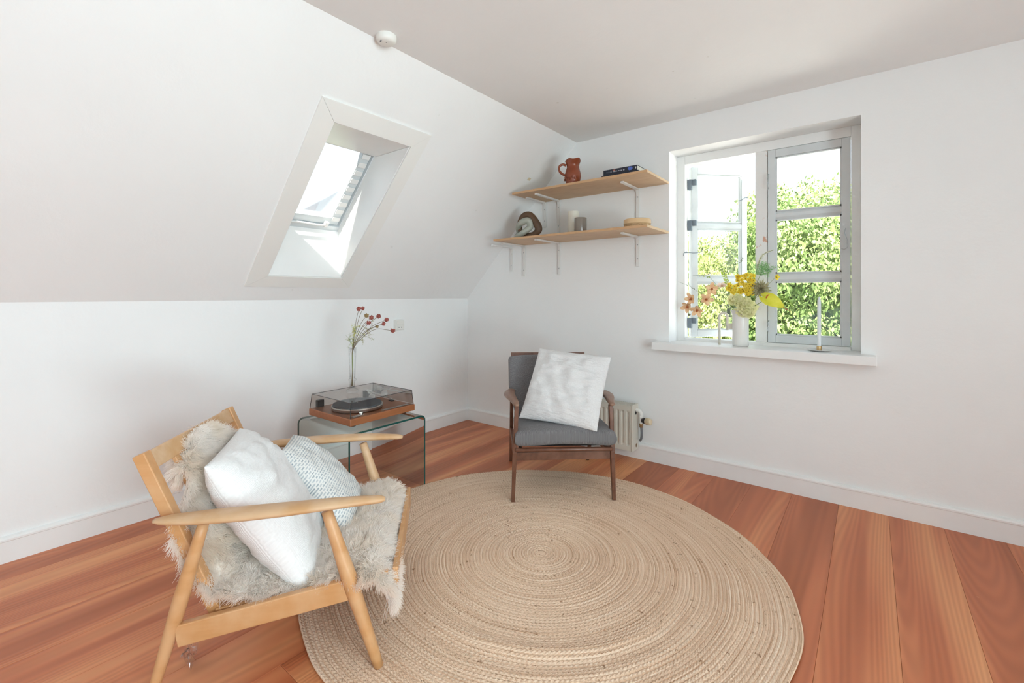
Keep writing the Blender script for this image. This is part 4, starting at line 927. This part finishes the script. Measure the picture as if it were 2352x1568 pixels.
for i in range(NV):
    for jj in range(NU):
        a = i * (NU + 1) + jj; FF.append((a, a + 1, a + NU + 2, a + NU + 1)); FF.append((n1 + a, n1 + a + NU + 1, n1 + a + NU + 2, n1 + a + 1))
rim = [(0, jj) for jj in range(NU + 1)] + [(i, NU) for i in range(1, NV + 1)] + [(NV, jj) for jj in range(NU - 1, -1, -1)] + [(i, 0) for i in range(NV - 1, 0, -1)]
for q in range(len(rim)):
    a = rim[q][0] * (NU + 1) + rim[q][1]; b = rim[(q + 1) % len(rim)]; b = b[0] * (NU + 1) + b[1]; FF.append((a, n1 + a, n1 + b, b))
npobj('hide', V, FF, M['hide'], SS)
# wool : hair curves rooted on the hide
NH = 90000; rg_ = np.random.default_rng(3); fu = rg_.random(NH); fv = rg_.random(NH)
e_ = rg_.random(NH) < .16      # extra density at the rim
fu = np.where(e_ & (rg_.random(NH) < .5), np.where(rg_.random(NH) < .5, 0, 1), fu); fv = np.where(e_ & (fu > 0) & (fu < 1), np.where(rg_.random(NH) < .5, 0, 1), fv)
gi = np.minimum((fv * NV).astype(int), NV - 1); gj = np.minimum((fu * NU).astype(int), NU - 1); ti = (fv * NV - gi)[:, None]; tj = (fu * NU - gj)[:, None]
def samp(A): return (A[gi, gj] * (1 - ti) * (1 - tj) + A[gi + 1, gj] * ti * (1 - tj) + A[gi, gj + 1] * (1 - ti) * tj + A[gi + 1, gj + 1] * ti * tj)
P0 = samp(base); N0 = samp(Nn); N0 /= np.linalg.norm(N0, axis=1, keepdims=True); P0 = P0 + N0 * .010
clump = 22; cu_ = np.round(fu * clump + .8 * np.sin(fv * 31)) ; cv_ = np.round(fv * clump * 1.6 + .8 * np.sin(fu * 23)); key = (cu_ * 997 + cv_).astype(int)
kd = np.random.default_rng(11).normal(0, 1, (60000, 3)); cd_ = kd[key % 60000]
outw = np.zeros((NH, 3)); uc = (fu - .5) * 2; dUu = samp(dU); dUu /= np.linalg.norm(dUu, axis=1, keepdims=True); dVv = samp(dV); dVv /= np.linalg.norm(dVv, axis=1, keepdims=True)
outw += dUu * (np.sign(uc) * np.clip(np.abs(uc) - .78, 0, 1) * 5)[:, None]; vc = (fv - .5) * 2; outw += dVv * (np.sign(vc) * np.clip(np.abs(vc) - .90, 0, 1) * 5)[:, None]
D = N0 * 1.0 + cd_ * .34 + rg_.normal(0, .22, (NH, 3)) + outw + dVv * .35; D /= np.linalg.norm(D, axis=1, keepdims=True)
Ln = (.040 + .014 * rg_.random(NH) + .004 * np.sin(key))[:, None]
cs_ = rg_.normal(0, .0032, (NH, 3)); grav = np.array([0, 0, -1.])
K = 5; PTS = np.zeros((NH, K, 3))
for q in range(K):
    f = q / (K - 1); PTS[:, q] = P0 + D * Ln * f + grav * (.012 * f * f) + cs_ * math.sin(f * 5.0)
hc = bpy.data.hair_curves.new('wool'); hc.add_curves([K] * NH); hc.attributes['position'].data.foreach_set('vector', PTS.reshape(-1).astype(np.float32))
ra = hc.attributes.get('radius') or hc.attributes.new('radius', 'FLOAT', 'POINT'); rv = np.tile(np.linspace(.00095, .0003, K), NH).astype(np.float32); ra.data.foreach_set('value', rv)
hc.materials.append(M['fleece']); ho = bpy.data.objects.new('wool', hc); C.objects.link(ho); ho.parent = SS

# cushions on the light chair
def to_world(root, p): return root.matrix_world @ Vector(p)
def cushion(name, label, root, tl, tr, br, bl, T_, m, **kw):
    ang = root.rotation_euler.z; Rm = Matrix.Rotation(ang, 4, 'Z'); c = (Vector(tl) + Vector(tr) + Vector(br) + Vector(bl)) / 4
    t = thing(name, label, 'cushion', Vector(root.location) + Rm @ Vector((c.x, c.y, 0)) + Vector((0, 0, min(p[2] for p in (tl, tr, br, bl)))), ang)
    off = Vector((c.x, c.y, min(p[2] for p in (tl, tr, br, bl))))
    pts = [Vector(p) - off for p in (tl, tr, br, bl)]
    pad('cover', bilin(*pts), T_, m, t, **kw); return t
cushion('scatter_cushion', 'large plain white linen cushion on the beech armchair', LC, (-.535, .055, .660), (-.600, .470, .665), (-.315, .515, .270), (-.215, .035, .236), .105, M['linen'], cr=.0022, n=90, wr=.007, seed=3, pinch=.02, p=2.6, q=.5)
cushion('scatter_cushion', 'white cushion with grey dashed print behind the plain one', LC, (-.42, .375, .590), (-.44, .61, .590), (-.145, .565, .350), (-.135, .25, .305), .066, M['dash'], wr=.006, seed=8, pinch=.02, p=2.6, q=.5)

# scrap of clear film caught at the rear leg
t = thing('plastic_scrap', 'scrap of clear plastic film caught at the armchair leg', 'plastic film', (1.353, -2.70, 0))
V = []; n = 12
for i in range(n + 1):
    for k in range(n + 1):
        u, v = i / n, k / n; q = noise.noise(Vector((u * 5, v * 5, 3))); q2 = noise.noise(Vector((u * 6, v * 4, 8)))
        V.append((-.05 + .07 * u + .02 * q2 - .03 * v, -.02 + .05 * u * v, .004 + .12 * v * u + .022 * (q + .6) * (1 - v * .4)))
FF = [(i * (n + 1) + k, (i + 1) * (n + 1) + k, (i + 1) * (n + 1) + k + 1, i * (n + 1) + k + 1) for i in range(n) for k in range(n)]
npobj('film', V, FF, M['plastic_film'], t, smooth=False)

# ================================================================== DARK ARMCHAIR (x forward, y across to the right)
DC = thing('teak_armchair', 'dark teak armchair with grey wool cushions by the gable wall', 'armchair', (1.451, -1.157, 0), math.atan2(-.765, .644))
Wd = .5856
for s, yt, yb in ((0, .022, 0.0), (1, .566, .5856)):
    bm = B(); beam(bm, (.000, yt, .565), (0, (yt + yb) / 2, .30), .022, .030, up=(1, 0, 0), bev=.003, w2=.025, h2=.036); beam(bm, (0, (yt + yb) / 2, .302), (0, yb, RUGZ), .025, .036, up=(1, 0, 0), bev=.003, w2=.020, h2=.024); obj('leg', bm, M['teak'], DC, smooth=False)
    yr = .012 if s == 0 else Wd - .012
    bm = B(); beam(bm, (-.50, yr, .548), (-.545, yr, .30), .022, .030, up=(1, 0, 0), bev=.003, w2=.024, h2=.040); beam(bm, (-.545, yr, .302), (-.690, yr, 0), .024, .040, up=(1, 0, 0), bev=.003, w2=.020, h2=.022); obj('leg', bm, M['teak'], DC, smooth=False)
    bm = B(); beam(bm, (-.012, yr, .278), (-.545, yr, .255), .020, .050, bev=.003); obj('side_rail', bm, M['teak'], DC, smooth=False)
    o = -1 if s == 0 else 1
    path = [(.040, yt + .002 * o, .572), (.025, yt + .003 * o, .574), (-.04, yt + .010 * o, .578), (-.13, yt + .024 * o, .580), (-.22, yt + .033 * o, .578), (-.32, yt + .030 * o, .572), (-.42, yt + .016 * o, .564), (-.52, yt - .004 * o, .556), (-.545, yt - .008 * o, .554)]
    wid = [.008, .016, .022, .031, .036, .034, .028, .020, .010]; hg = [.006, .011, .013, .013, .012, .012, .012, .011, .006]
    P = spline(path, 4); nP = len(P); bm = B()
    tube(bm, P, [(np.interp(k / 4, range(9), wid), np.interp(k / 4, range(9), hg)) for k in range(nP)], 20, up=(0, 0, 1)); obj('armrest', bm, M['teak_arm'], DC)
bm = B(); beam(bm, (-.004, .020, .272), (-.004, Wd - .020, .276), .018, .046, bev=.002); obj('front_rail', bm, M['teak'], DC, smooth=False)
bm = B(); tube(bm, [(.016, .014, .315), (.018, .018, .315), (.018, Wd - .020, .315), (.016, Wd - .012, .315)], [.008, .0125, .0125, .008], 14); obj('seat_front_rod', bm, M['teak'], DC)
bm = B(); beam(bm, (-.50, .02, .262), (-.50, Wd - .02, .262), .018, .04, bev=.002); obj('rear_rail', bm, M['teak'], DC, smooth=False)
for y in (.045, Wd - .045):
    bm = B(); beam(bm, (.01, y, .312), (-.50, y, .285), .020, .022, bev=.002); obj('seat_bearer', bm, M['teak'], DC, smooth=False)
for k in range(5):
    x = -.06 - k * .09
    bm = B(); beam(bm, (x, .05, .318 - k * .005), (x, Wd - .05, .318 - k * .005), .03, .006, bev=0); obj('seat_webbing', bm, M['black'], DC, smooth=False)
q0, q1 = Vector((-.475, 0, .30)), Vector((-.605, 0, .785)); dd = (q1 - q0).normalized(); dn = Vector((dd.z, 0, -dd.x))
for y in (.06, Wd - .085):
    bm = B(); beam(bm, q0 + Vector((0, y, 0)), q1 + Vector((0, y, 0)) - dd * .02, .024, .028, up=dn, bev=.003); obj('back_post', bm, M['teak'], DC, smooth=False)
bm = B(); beam(bm, q1 + Vector((0, .010, -.012)), q1 + Vector((0, .533, -.012)), .020, .042, up=dd, bev=.004); obj('top_rail', bm, M['teak'], DC, smooth=False)
for k in range(1, 5):
    c = q0.lerp(q1, k / 5.3); bm = B(); beam(bm, c + Vector((0, .06, 0)), c + Vector((0, Wd - .085, 0)), .014, .022, up=dd, bev=.002); obj('back_slat', bm, M['teak'], DC, smooth=False)
def seatP(u, v):
    y = .300 + u * (.291 - .012 * (1 - (v + 1) / 2)); x = .052 - (1 - v) / 2 * .49; z = .381 - (1 - v) / 2 * .018
    x += .012 * (1 - u * u) * max(0, v); z += .018 * (1 - u * u) * (1 if v > -.5 else .5)
    return Vector((x, y, z))
SC = pad('seat_cushion', seatP, .050, M['grey'], DC, n=48, p=14, q=.30, pinch=0, wr=.003, seed=5)
bk0, bk1 = Vector((-.415, 0, .400)), Vector((-.535, 0, .785))
def backP(u, v):
    f = (v + 1) / 2; hw = .288 if f > .5 else .288 - .042 * (1 - f / .5) ** 1.2
    if f > .93: hw -= .010 * ((f - .93) / .07) ** 2
    c = bk0.lerp(bk1, f); yc = .277 + .004 * (1 - f)
    zz_ = -.010 * (abs(u) ** 4) * (1 if f > .9 else 0)
    return Vector((c.x, yc + u * hw, c.z + zz_)) + Vector((.012 * abs(u) ** 3, 0, 0))
BC = pad('back_cushion', backP, .040, M['grey'], DC, n=48, p=12, q=.34, pinch=0, wr=.005, seed=9)
cushion('scatter_cushion', 'large white crinkled muslin cushion on the dark armchair', DC, (-.365, .190, .850), (-.135, .605, .822), (.075, .470, .432), (-.150, .045, .455), .072, M['muslin'], cr=.0032, n=100, wr=.012, seed=21, pinch=.03, p=2.5, q=.5)

# ================================================================== WINDOW SILL THINGS
SZ = .866
t = thing('white_vase', 'tall white ceramic vase with looped handle on the window sill', 'vase', (2.402, .045, SZ))
bm = B(); lathe(bm, [(0, .001), (.045, .001), (.049, .005), (.049, .165), (.049, .195), (.052, .212), (.060, .232), (.058, .233), (.047, .212), (.044, .19), (.044, .02), (0, .014)], seg=40)
obj('body', bm, M['ceramic'], t)
hp = [(-.128, 0, .0), (-.128, 0, .17)] + [(-.1035 - .0245 * math.cos(q), 0, .19 + .0245 * math.sin(q)) for q in (PI * k / 8 for k in range(9))] + [(-.079, 0, .17), (-.079, 0, .10)]
bm = B(); tube(bm, hp, .0075, 12); obj('looped_handle', bm, M['matt_cream'], t)
bm = B(); box(bm, -.079, -.044, -.008, .008, .108, .146, .003); obj('handle_link', bm, M['matt_cream'], t, smooth=False)
t = thing('candle_holder', 'cream saucer candle holder with brass cup on the sill', 'candle holder', (2.832, .030, SZ))
bm = B(); lathe(bm, [(0, .001), (.030, .001), (.045, .004), (.062, .009), (.0635, .011), (.061, .011), (.044, .006), (0, .004)], seg=44); obj('saucer', bm, M['ceramic'], t)
bm = B(); lathe(bm, [(0, .004), (.0125, .004), (.0130, .006), (.0130, .028), (.0124, .030), (.0105, .030), (.0105, .010), (0, .010)], seg=24); obj('brass_cup', bm, M['brass'], t, smooth='auto')
t = thing('taper_candle', 'pale taper candle standing in the brass cup', 'candle', (2.832, .030, SZ + .010))
bm = B(); lathe(bm, [(0, 0), (.0098, 0), (.0100, .004), (.0096, .28), (.0088, .292), (.005, .306), (.0018, .311), (0, .312)], seg=24); obj('wax', bm, M['wax_blue'], t)
bm = B(); tube(bm, [(0, 0, .310), (.0008, 0, .318)], .0008, 6); obj('wick', bm, M['wick'], t)

# bouquet. every stem starts in the vase neck
NB = Vector((2.402, .045, SZ + .06)); NK = Vector((2.402, .045, SZ + .225)); GB = 'flowers in the white vase'
def stemline(name, label, cat, end, sag=0., m='stem_g', r=.0022, via=None, end_extra=None):
    t = thing(name, label, cat, (NB.x, NB.y, NB.z), 0, GB); E_ = Vector(end)
    dx = max(-.034, min(.034, (E_.x - NK.x) * .35)); dy = max(-.03, min(.03, (E_.y - NK.y) * .35)); neck = NK + Vector((dx, dy, 0)); P = [NB + Vector((-dx * .4, -dy * .4, 0)), neck]
    P += [Vector(v) for v in (via or [])] + [E_]
    if not via: P.insert(2, neck.lerp(E_, .5) + Vector((0, 0, sag)))
    P = [p - NB for p in P]; bm = B(); pts = spline(P, 6); tube(bm, pts, [r * (1 - .45 * k / len(pts)) for k in range(len(pts))], 8); obj('stem', bm, M[m], t)
    return t, pts
FACE = Vector((.35, -1, .05)).normalized()
def bloom(par, c, face, L, W, m, lip, n=5, rot=0, cup=.25, curl=.5):
    """petals are their own objects below the bloom"""
    c = Vector(c) - NB; face = Vector(face).normalized(); s = face.cross(Vector((0, 0, 1))).normalized(); u = s.cross(face)
    bm = B(); sphere(bm, c + face * .003, L * .16, 8, 6); 
    for k in range(3):
        a = -PI / 2 + (k - 1) * .6 + rot * .3; petal(bm, c, (s * math.cos(a) + u * math.sin(a)) * .6 + face * .9, face, L * .45, W * .45, .4, .4, nl=3)
    b = obj('bloom', bm, M[lip], par)
    for k in range(n):
        a = PI / 2 + rot + 2 * PI * k / n; d = (s * math.cos(a) + u * math.sin(a)) + face * cup
        bm = B(); petal(bm, c, d, face - d * .2, L * random.uniform(.92, 1.08), W, curl, .15); obj('petal', bm, M[m], b)
    return b
# orchid spray with five blooms
t, _ = stemline('orchid_spray', 'arching peach orchid spray hanging left out of the white vase', 'flower', (2.156, .035, 1.130), 0, 'stem_g', .003, via=[(2.336, .040, 1.142), (2.289, .040, 1.197), (2.228, .035, 1.192)])
for (x, z), rot, fc in (((2.228, 1.239), .1, (.35, -1, .1)), ((2.192, 1.169), .5, (.5, -1, .2)), ((2.096, 1.173), -.3, (-.4, -1, -.1)), ((2.070, 1.120), .8, (-.2, -1, -.5)), ((2.135, 1.097), .2, (.0, -1, -.5))):
    bloom(t, (x, .030, z), fc, .051, .031, 'orchid', 'orchid_lip', 5, rot)
bm = B(); c = Vector((2.079, .035, 1.062)) - NB; sphere(bm, c, .009, 10, 8, .8); tube(bm, [c, Vector((2.11, .035, 1.075)) - NB], .0015, 6); obj('bud', bm, M['stem_o'], t)
t, _ = stemline('pink_lily', 'pale pink open flower above the orchid spray', 'flower', (2.293, .030, 1.245), .01, 'stem_g', .002)
bloom(t, (2.293, .028, 1.255), (.1, -.6, .9), .040, .026, 'pink', 'orchid', 6, .3, .6, -.3)
# yellow clusters
def cluster(label, cx, cz, rx, rz, nfl, m, eye, fr, seed):
    t, _ = stemline('yellow_daisy_cluster' if m == 'yellow' else 'lime_bract_cluster', label, 'flower', (cx, .035, cz - rz * .2), 0, 'stem_g', .003); rn = random.Random(seed)
    for k in range(nfl):
        a = rn.uniform(0, 6.28); q = math.sqrt(rn.random()); x = cx + rx * q * math.cos(a); z = cz + rz * q * math.sin(a); y = .03 - .045 * math.sqrt(max(0, 1 - q * q)) + rn.uniform(-.006, .006)
        f = Vector(((x - cx) * 6 + .3, -1, (z - cz) * 6 + .25)).normalized(); c = Vector((x, y, z)) - NB; s = f.cross(Vector((0, 0, 1))).normalized(); u = s.cross(f)
        bm = B(); npet = 9 if m == 'yellow' else 5; r0 = rn.uniform(0, 6)
        for i in range(npet):
            b = r0 + 2 * PI * i / npet; d = s * math.cos(b) + u * math.sin(b) + f * .25; petal(bm, c, d, f, fr * rn.uniform(.85, 1.1), fr * (.42 if m == 'yellow' else .75), rn.uniform(-.3, .5), .1, nl=3)
        for face in bm.faces: face.material_index = 0
        n0 = len(bm.faces); sphere(bm, c + f * .001, fr * .24, 8, 5); bm.faces.ensure_lookup_table()
        for face in bm.faces[n0:]: face.material_index = 1
        obj('floret', bm, [M[m], M[eye]], t)
        bm = B(); tube(bm, [Vector((cx, .045, cz - rz * 1.1)) - NB, c - f * .004], .0008, 4); obj('floret_stalk', bm, M['stem_g'], t)
cluster('upper bright yellow daisy cluster beside the mullion', 2.448, 1.293, .060, .042, 34, 'yellow', 'yellow_c', .0165, 1)
cluster('left yellow daisy cluster above the vase rim', 2.366, 1.246, .040, .037, 24, 'yellow', 'yellow_c', .0155, 2)
cluster('middle lower yellow daisy cluster of the bouquet', 2.447, 1.232, .048, .034, 26, 'yellow', 'yellow_c', .0160, 3)
cluster('cream and lime bracts hanging over the right vase rim', 2.436, 1.115, .060, .054, 38, 'lime', 'lime', .026, 4)
cluster('pale lime bracts below the yellow daisies', 2.385, 1.170, .050, .030, 18, 'lime', 'lime', .025, 5)
t, _ = stemline('yellow_rose', 'largest bright yellow bloom at top of the bouquet', 'flower', (2.392, .020, 1.318), 0)
for k in range(3): bloom(t, (2.392, .018 - .004 * k, 1.318), FACE, .021 - .004 * k, .018 - .003 * k, 'yellow', 'yellow_c', 6, .5 * k, .2 + .35 * k, .5)
# spiky olive protea
t, _ = stemline('spiky_flower', 'brown-olive spiky flower right of the yellow daisies', 'flower', (2.522, .030, 1.235), 0, 'stem_o', .003); c = Vector((2.525, .018, 1.237)) - NB
for k in range(64):
    a = 2.399 * k; q = (k + 1) / 64; tilt = q * 1.65; f = Vector((.3, -1, .1)).normalized(); s = f.cross(Vector((0, 0, 1))).normalized(); u = s.cross(f)
    d = f * math.cos(tilt) + (s * math.cos(a) + u * math.sin(a)) * math.sin(tilt); bm = B(); petal(bm, c, d, f, .028 + .040 * q * random.uniform(.8, 1.15), .007 + .006 * q, -.35, .4, nl=4); obj('spike', bm, M['olive'], t)
# anthurium
t, _ = stemline('anthurium', 'acid yellow anthurium leaning right out of the vase', 'flower', (2.562, -.012, 1.176), 0, 'stem_g', .0028); o = Vector((2.562, -.015, 1.178)) - NB
ax = Vector((.90, -.20, -.42)).normalized(); nrm = Vector((.25, -1, .45)).normalized(); sd_ = ax.cross(nrm).normalized(); nrm = sd_.cross(ax)
bm = B(); rows = []
for i in range(15):
    f = i / 14; w = .043 * max(0, math.sin(PI * max(f, .004) ** .62)) ** .75 ; L_ = -.022 + .135 * f
    row = []
    for k in range(-5, 6):
        kk = k / 5; notch = .026 * max(0, 1 - f * 5) * (abs(kk) ** .5 - .2) ; row.append(bm.verts.new(o + ax * (L_ - notch) + sd_ * (kk * w) + nrm * (.010 * (1 - kk * kk) * (.3 + f) * 0 + .014 * kk * kk - .030 * f * f + .0022 * math.cos(kk * PI * 5))))
    rows.append(row)
for a, b in zip(rows, rows[1:]):
    for k in range(10): bm.faces.new((a[k], a[k + 1], b[k + 1], b[k]))
obj('spathe', bm, M['anthurium'], t)
bm = B(); tube(bm, spline([o + nrm * .006, o + nrm * .016 + ax * .006 + Vector((0, 0, .010)), o + nrm * .022 + ax * .018 + Vector((0, 0, .020))], 5), [.0040] * 5 + [.0036] * 5 + [.002], 8); obj('spadix', bm, M['anth_red'], t)
bm = B(); tube(bm, [o + ax * .104 - nrm * .022, o + ax * .128 - nrm * .030, o + ax * .150 - nrm * .034], [.003, .002, .0006], 6); obj('red_tip', bm, M['anth_red'], t)
# fern, plume, small yellow flower
t, pf = stemline('feathery_fern', 'feathery green fern rising behind the yellow daisies', 'foliage', (2.535, .055, 1.385), 0); rn = random.Random(9); bm = B()
for k in range(1100):
    q = rn.random(); a = rn.uniform(0, 6.28); rad = rn.random() ** .6 * (1 + .28 * math.sin(a * 5 + 1) + .15 * math.sin(a * 9)); p = Vector((2.532 + .056 * rad * math.cos(a), .055 + rn.gauss(0, .016), 1.362 + .042 * rad * math.sin(a) + .3 * (abs(.5 - q)) * .02)) - NB
    petal(bm, p, Vector((rn.gauss(.2, 1), rn.gauss(0, .6), rn.gauss(.5, 1))), Vector((rn.gauss(0, 1), -1, rn.gauss(0, 1))), rn.uniform(.006, .012), .0026, rn.uniform(-.6, .6), nl=2)
obj('fronds', bm, M['fern'], t); bm = B()
for k in range(16):
    a = k * .41 - .3; tube(bm, [Vector((2.515, .05, 1.325)) - NB, Vector((2.532 + .045 * math.cos(a), .055, 1.362 + .036 * math.sin(a))) - NB], .0007, 4)
obj('frond_stalks', bm, M['fern'], t)
t, pf = stemline('cream_plume', 'curved cream plume at the top right of the bouquet', 'flower', (2.591, .040, 1.481), 0, 'stem_g', .0018, via=[(2.489, .045, 1.318), (2.505, .045, 1.397), (2.536, .042, 1.457)]); bm = B(); n = len(pf)
for k in range(320):
    i = rn.randint(int(n * .52), n - 1); q = (i - n * .52) / (n * .48); p = pf[i]; rr_ = .015 * (1 - q) ** .7 + .002
    d = Vector((rn.gauss(0, 1), rn.gauss(0, 1), rn.gauss(0, 1))).normalized(); petal(bm, p, d, rdir(), rr_ * rn.uniform(.6, 1.1), .0045, .5, nl=2)
obj('florets', bm, M['plume'], t)
t, _ = stemline('yellow_freesia', 'small yellow bloom sticking out right beside the casement', 'flower', (2.605, .035, 1.312), .012, 'stem_g', .0014)
bloom(t, (2.606, .033, 1.312), (.9, -.6, -.1), .024, .017, 'yellow', 'yellow_c', 5, .2, .5, .2)
# leafy twigs
def twig(name, label, pts, leafrange, nleaf, LL, WW, m, lm='leaf', r=.0014, nub=0):
    t, pf = stemline(name, label, 'foliage', pts[-1], 0, m, r, via=pts[:-1]); rn = random.Random(len(label)); n = len(pf); bm = B(); n_mid = int(n * .45)
    for k in range(nleaf):
        f = leafrange[0] + (leafrange[1] - leafrange[0]) * k / max(1, nleaf - 1); i = min(n - 2, n_mid + int(f * (n - n_mid))); tg = (pf[i + 1] - pf[i]).normalized(); s = 1 if k % 2 else -1
        petal(bm, pf[i], tg * .8 + Vector((0, -1, 0)).cross(tg) * s * .8, Vector((rn.gauss(0, .4), -1, rn.gauss(0, .4))), LL * rn.uniform(.7, 1.2), WW, .3 * s, .2, nl=4)
    for k in range(nub):
        i = n_mid + int((n - n_mid - 2) * (.35 + .65 * k / nub)); sphere(bm, pf[i], .0028, 6, 4)
    obj('leaves', bm, M[lm], t)
twig('leafy_twig', 'longest leafy twig reaching up left through the open casement', [(2.349, .045, 1.243), (2.272, .05, 1.407), (2.178, .055, 1.505)], (.0, 1), 22, .019, .0075, 'stem_o')
twig('leafy_twig', 'bare grey twig reaching left above the orchids', [(2.245, .045, 1.281), (2.183, .045, 1.330), (2.100, .045, 1.334)], (.3, .7), 6, .014, .006, 'twig', 'leaf', .0013, 14)
twig('leafy_twig', 'lowest grey twig reaching left across the window jamb', [(2.156, .050, 1.207), (2.081, .045, 1.260), (2.003, .035, 1.293)], (.3, .6), 4, .012, .005, 'twig', 'twig', .0012, 14)
twig('leafy_twig', 'short upright twig left of the mullion', [(2.387, .060, 1.379), (2.398, .065, 1.415), (2.412, .065, 1.442)], (.5, 1), 8, .010, .004, 'twig', 'twig', .0009, 6)
twig('leafy_twig', 'lime leafy sprig under the orchid spray', [(2.320, .06, 1.138), (2.270, .06, 1.150), (2.237, .06, 1.169)], (.3, 1), 12, .018, .008, 'stem_g')
twig('leafy_twig', 'lime leafy sprig left of the yellow daisies', [(2.330, .03, 1.25), (2.318, .03, 1.30), (2.300, .03, 1.352)], (.0, 1), 14, .020, .009, 'stem_g')

# ================================================================== GARDEN BEYOND THE WINDOW
GZ = -3.0
bm = B(); box(bm, -40, 45, .6, 60, GZ - .2, GZ); tag(obj('garden_lawn', bm, M['grass'], smooth=False), 'green garden lawn far below the window', 'lawn', None, 'stuff')
bm = B(); box(bm, -5, 9, .32, 6.0, -.05, .1); struct(obj('bounce_slab', bm, mat('white_bounce_sheet', (.70, .70, .68), .8), smooth=False))  # unseen white slab added to bounce sunlight up through the window
def crown_mesh(seed, nleaf, m, lobes=16, leaf=.10):
    rg = np.random.default_rng(seed); cs_ = rg.normal(0, 1, (lobes, 3)); cs_ /= np.linalg.norm(cs_, axis=1, keepdims=True); cs_ *= np.array([1, 1, .85]) * rg.uniform(.35, .72, (lobes, 1)); rad = rg.uniform(.26, .44, lobes)
    k = rg.integers(0, lobes, nleaf); d = rg.normal(0, 1, (nleaf, 3)); d /= np.linalg.norm(d, axis=1, keepdims=True)
    c = cs_[k] + d * (rad[k] * (rg.uniform(.72, 1.08, nleaf)))[:, None]
    c += .035 * np.sin(c[:, [1, 2, 0]] * 23)
    a = d + rg.normal(0, .7, (nleaf, 3)); a /= np.linalg.norm(a, axis=1, keepdims=True); b = np.cross(a, rg.normal(0, 1, (nleaf, 3))); b /= np.linalg.norm(b, axis=1, keepdims=True); e = np.cross(a, b)
    L = leaf * rg.uniform(.6, 1.3, nleaf)[:, None] * .5; Wd_ = L * .55
    V = np.stack([c - b * L, c + e * Wd_, c + b * L, c - e * Wd_], 1).reshape(-1, 3); F = np.arange(nleaf * 4).reshape(-1, 4)
    me = bpy.data.meshes.new('foliage'); me.from_pydata(V.tolist(), [], F.tolist()); me.materials.append(m); return me
crowns = {k: crown_mesh(s, n, M[k], leaf=.034) for k, s, n in (('tree_a', 1, 100000), ('tree_b', 2, 100000), ('tree_c', 3, 100000))}
def tree(label, x, y, rx, ry, top, bottom, key, rz):
    t = thing('garden_tree', label, 'tree', (x, y, GZ), rz, 'trees in the garden'); zc = (top + bottom) / 2 - GZ; hz = (top - bottom) / 2
    o = bpy.data.objects.new('foliage', crowns[key]); C.objects.link(o); o.parent = t; o['kind'] = 'stuff'; o.location = (0, 0, zc); o.scale = (rx, ry, hz)
    bm = B(); tube(bm, spline([(0, 0, 0), (.1, 0, zc * .5), (0, .1, zc), (0, 0, zc + hz * .2)], 4), [.22 - .014 * k for k in range(13)], 10)
    for k in range(9):
        a = k * 2.4; h0 = zc * .6 + k * hz * .06; tube(bm, [(0, 0, h0), (rx * .3 * math.cos(a), ry * .3 * math.sin(a), h0 + hz * .25), (rx * .45 * math.cos(a), ry * .45 * math.sin(a), h0 + hz * .3)], [.10, .06, .025], 6)
    obj('trunk', bm, M['bark'], t)
tree('tall bushy tree filling the closed casement', 1.8, 10.5, 2.9, 2.6, 4.8, -3.4, 'tree_b', .3)
tree('pale tree at the right edge of the closed casement', 4.6, 11.0, 2.4, 2.2, 4.1, -3.2, 'tree_a', 1.2)
tree('yellow-green tree behind the mullion', -1.2, 9.8, 2.2, 2.2, 4.3, -3.4, 'tree_a', 2.2)
tree('low pale tree seen through the open casement', -3.9, 10.2, 2.3, 2.2, 3.0, -3.2, 'tree_c', .8)
tree('distant tree at the far left of the garden', -7.0, 10.5, 2.8, 2.6, 2.2, -3.2, 'tree_b', 4.0)
tree('large tree behind the others on the left', -3.4, 15.0, 4.0, 3.4, 4.3, -3.2, 'tree_a', 5.0)
tree('large tree behind the others on the right', 1.2, 15.5, 4.2, 3.4, 4.2, -3.2, 'tree_c', 3.0)
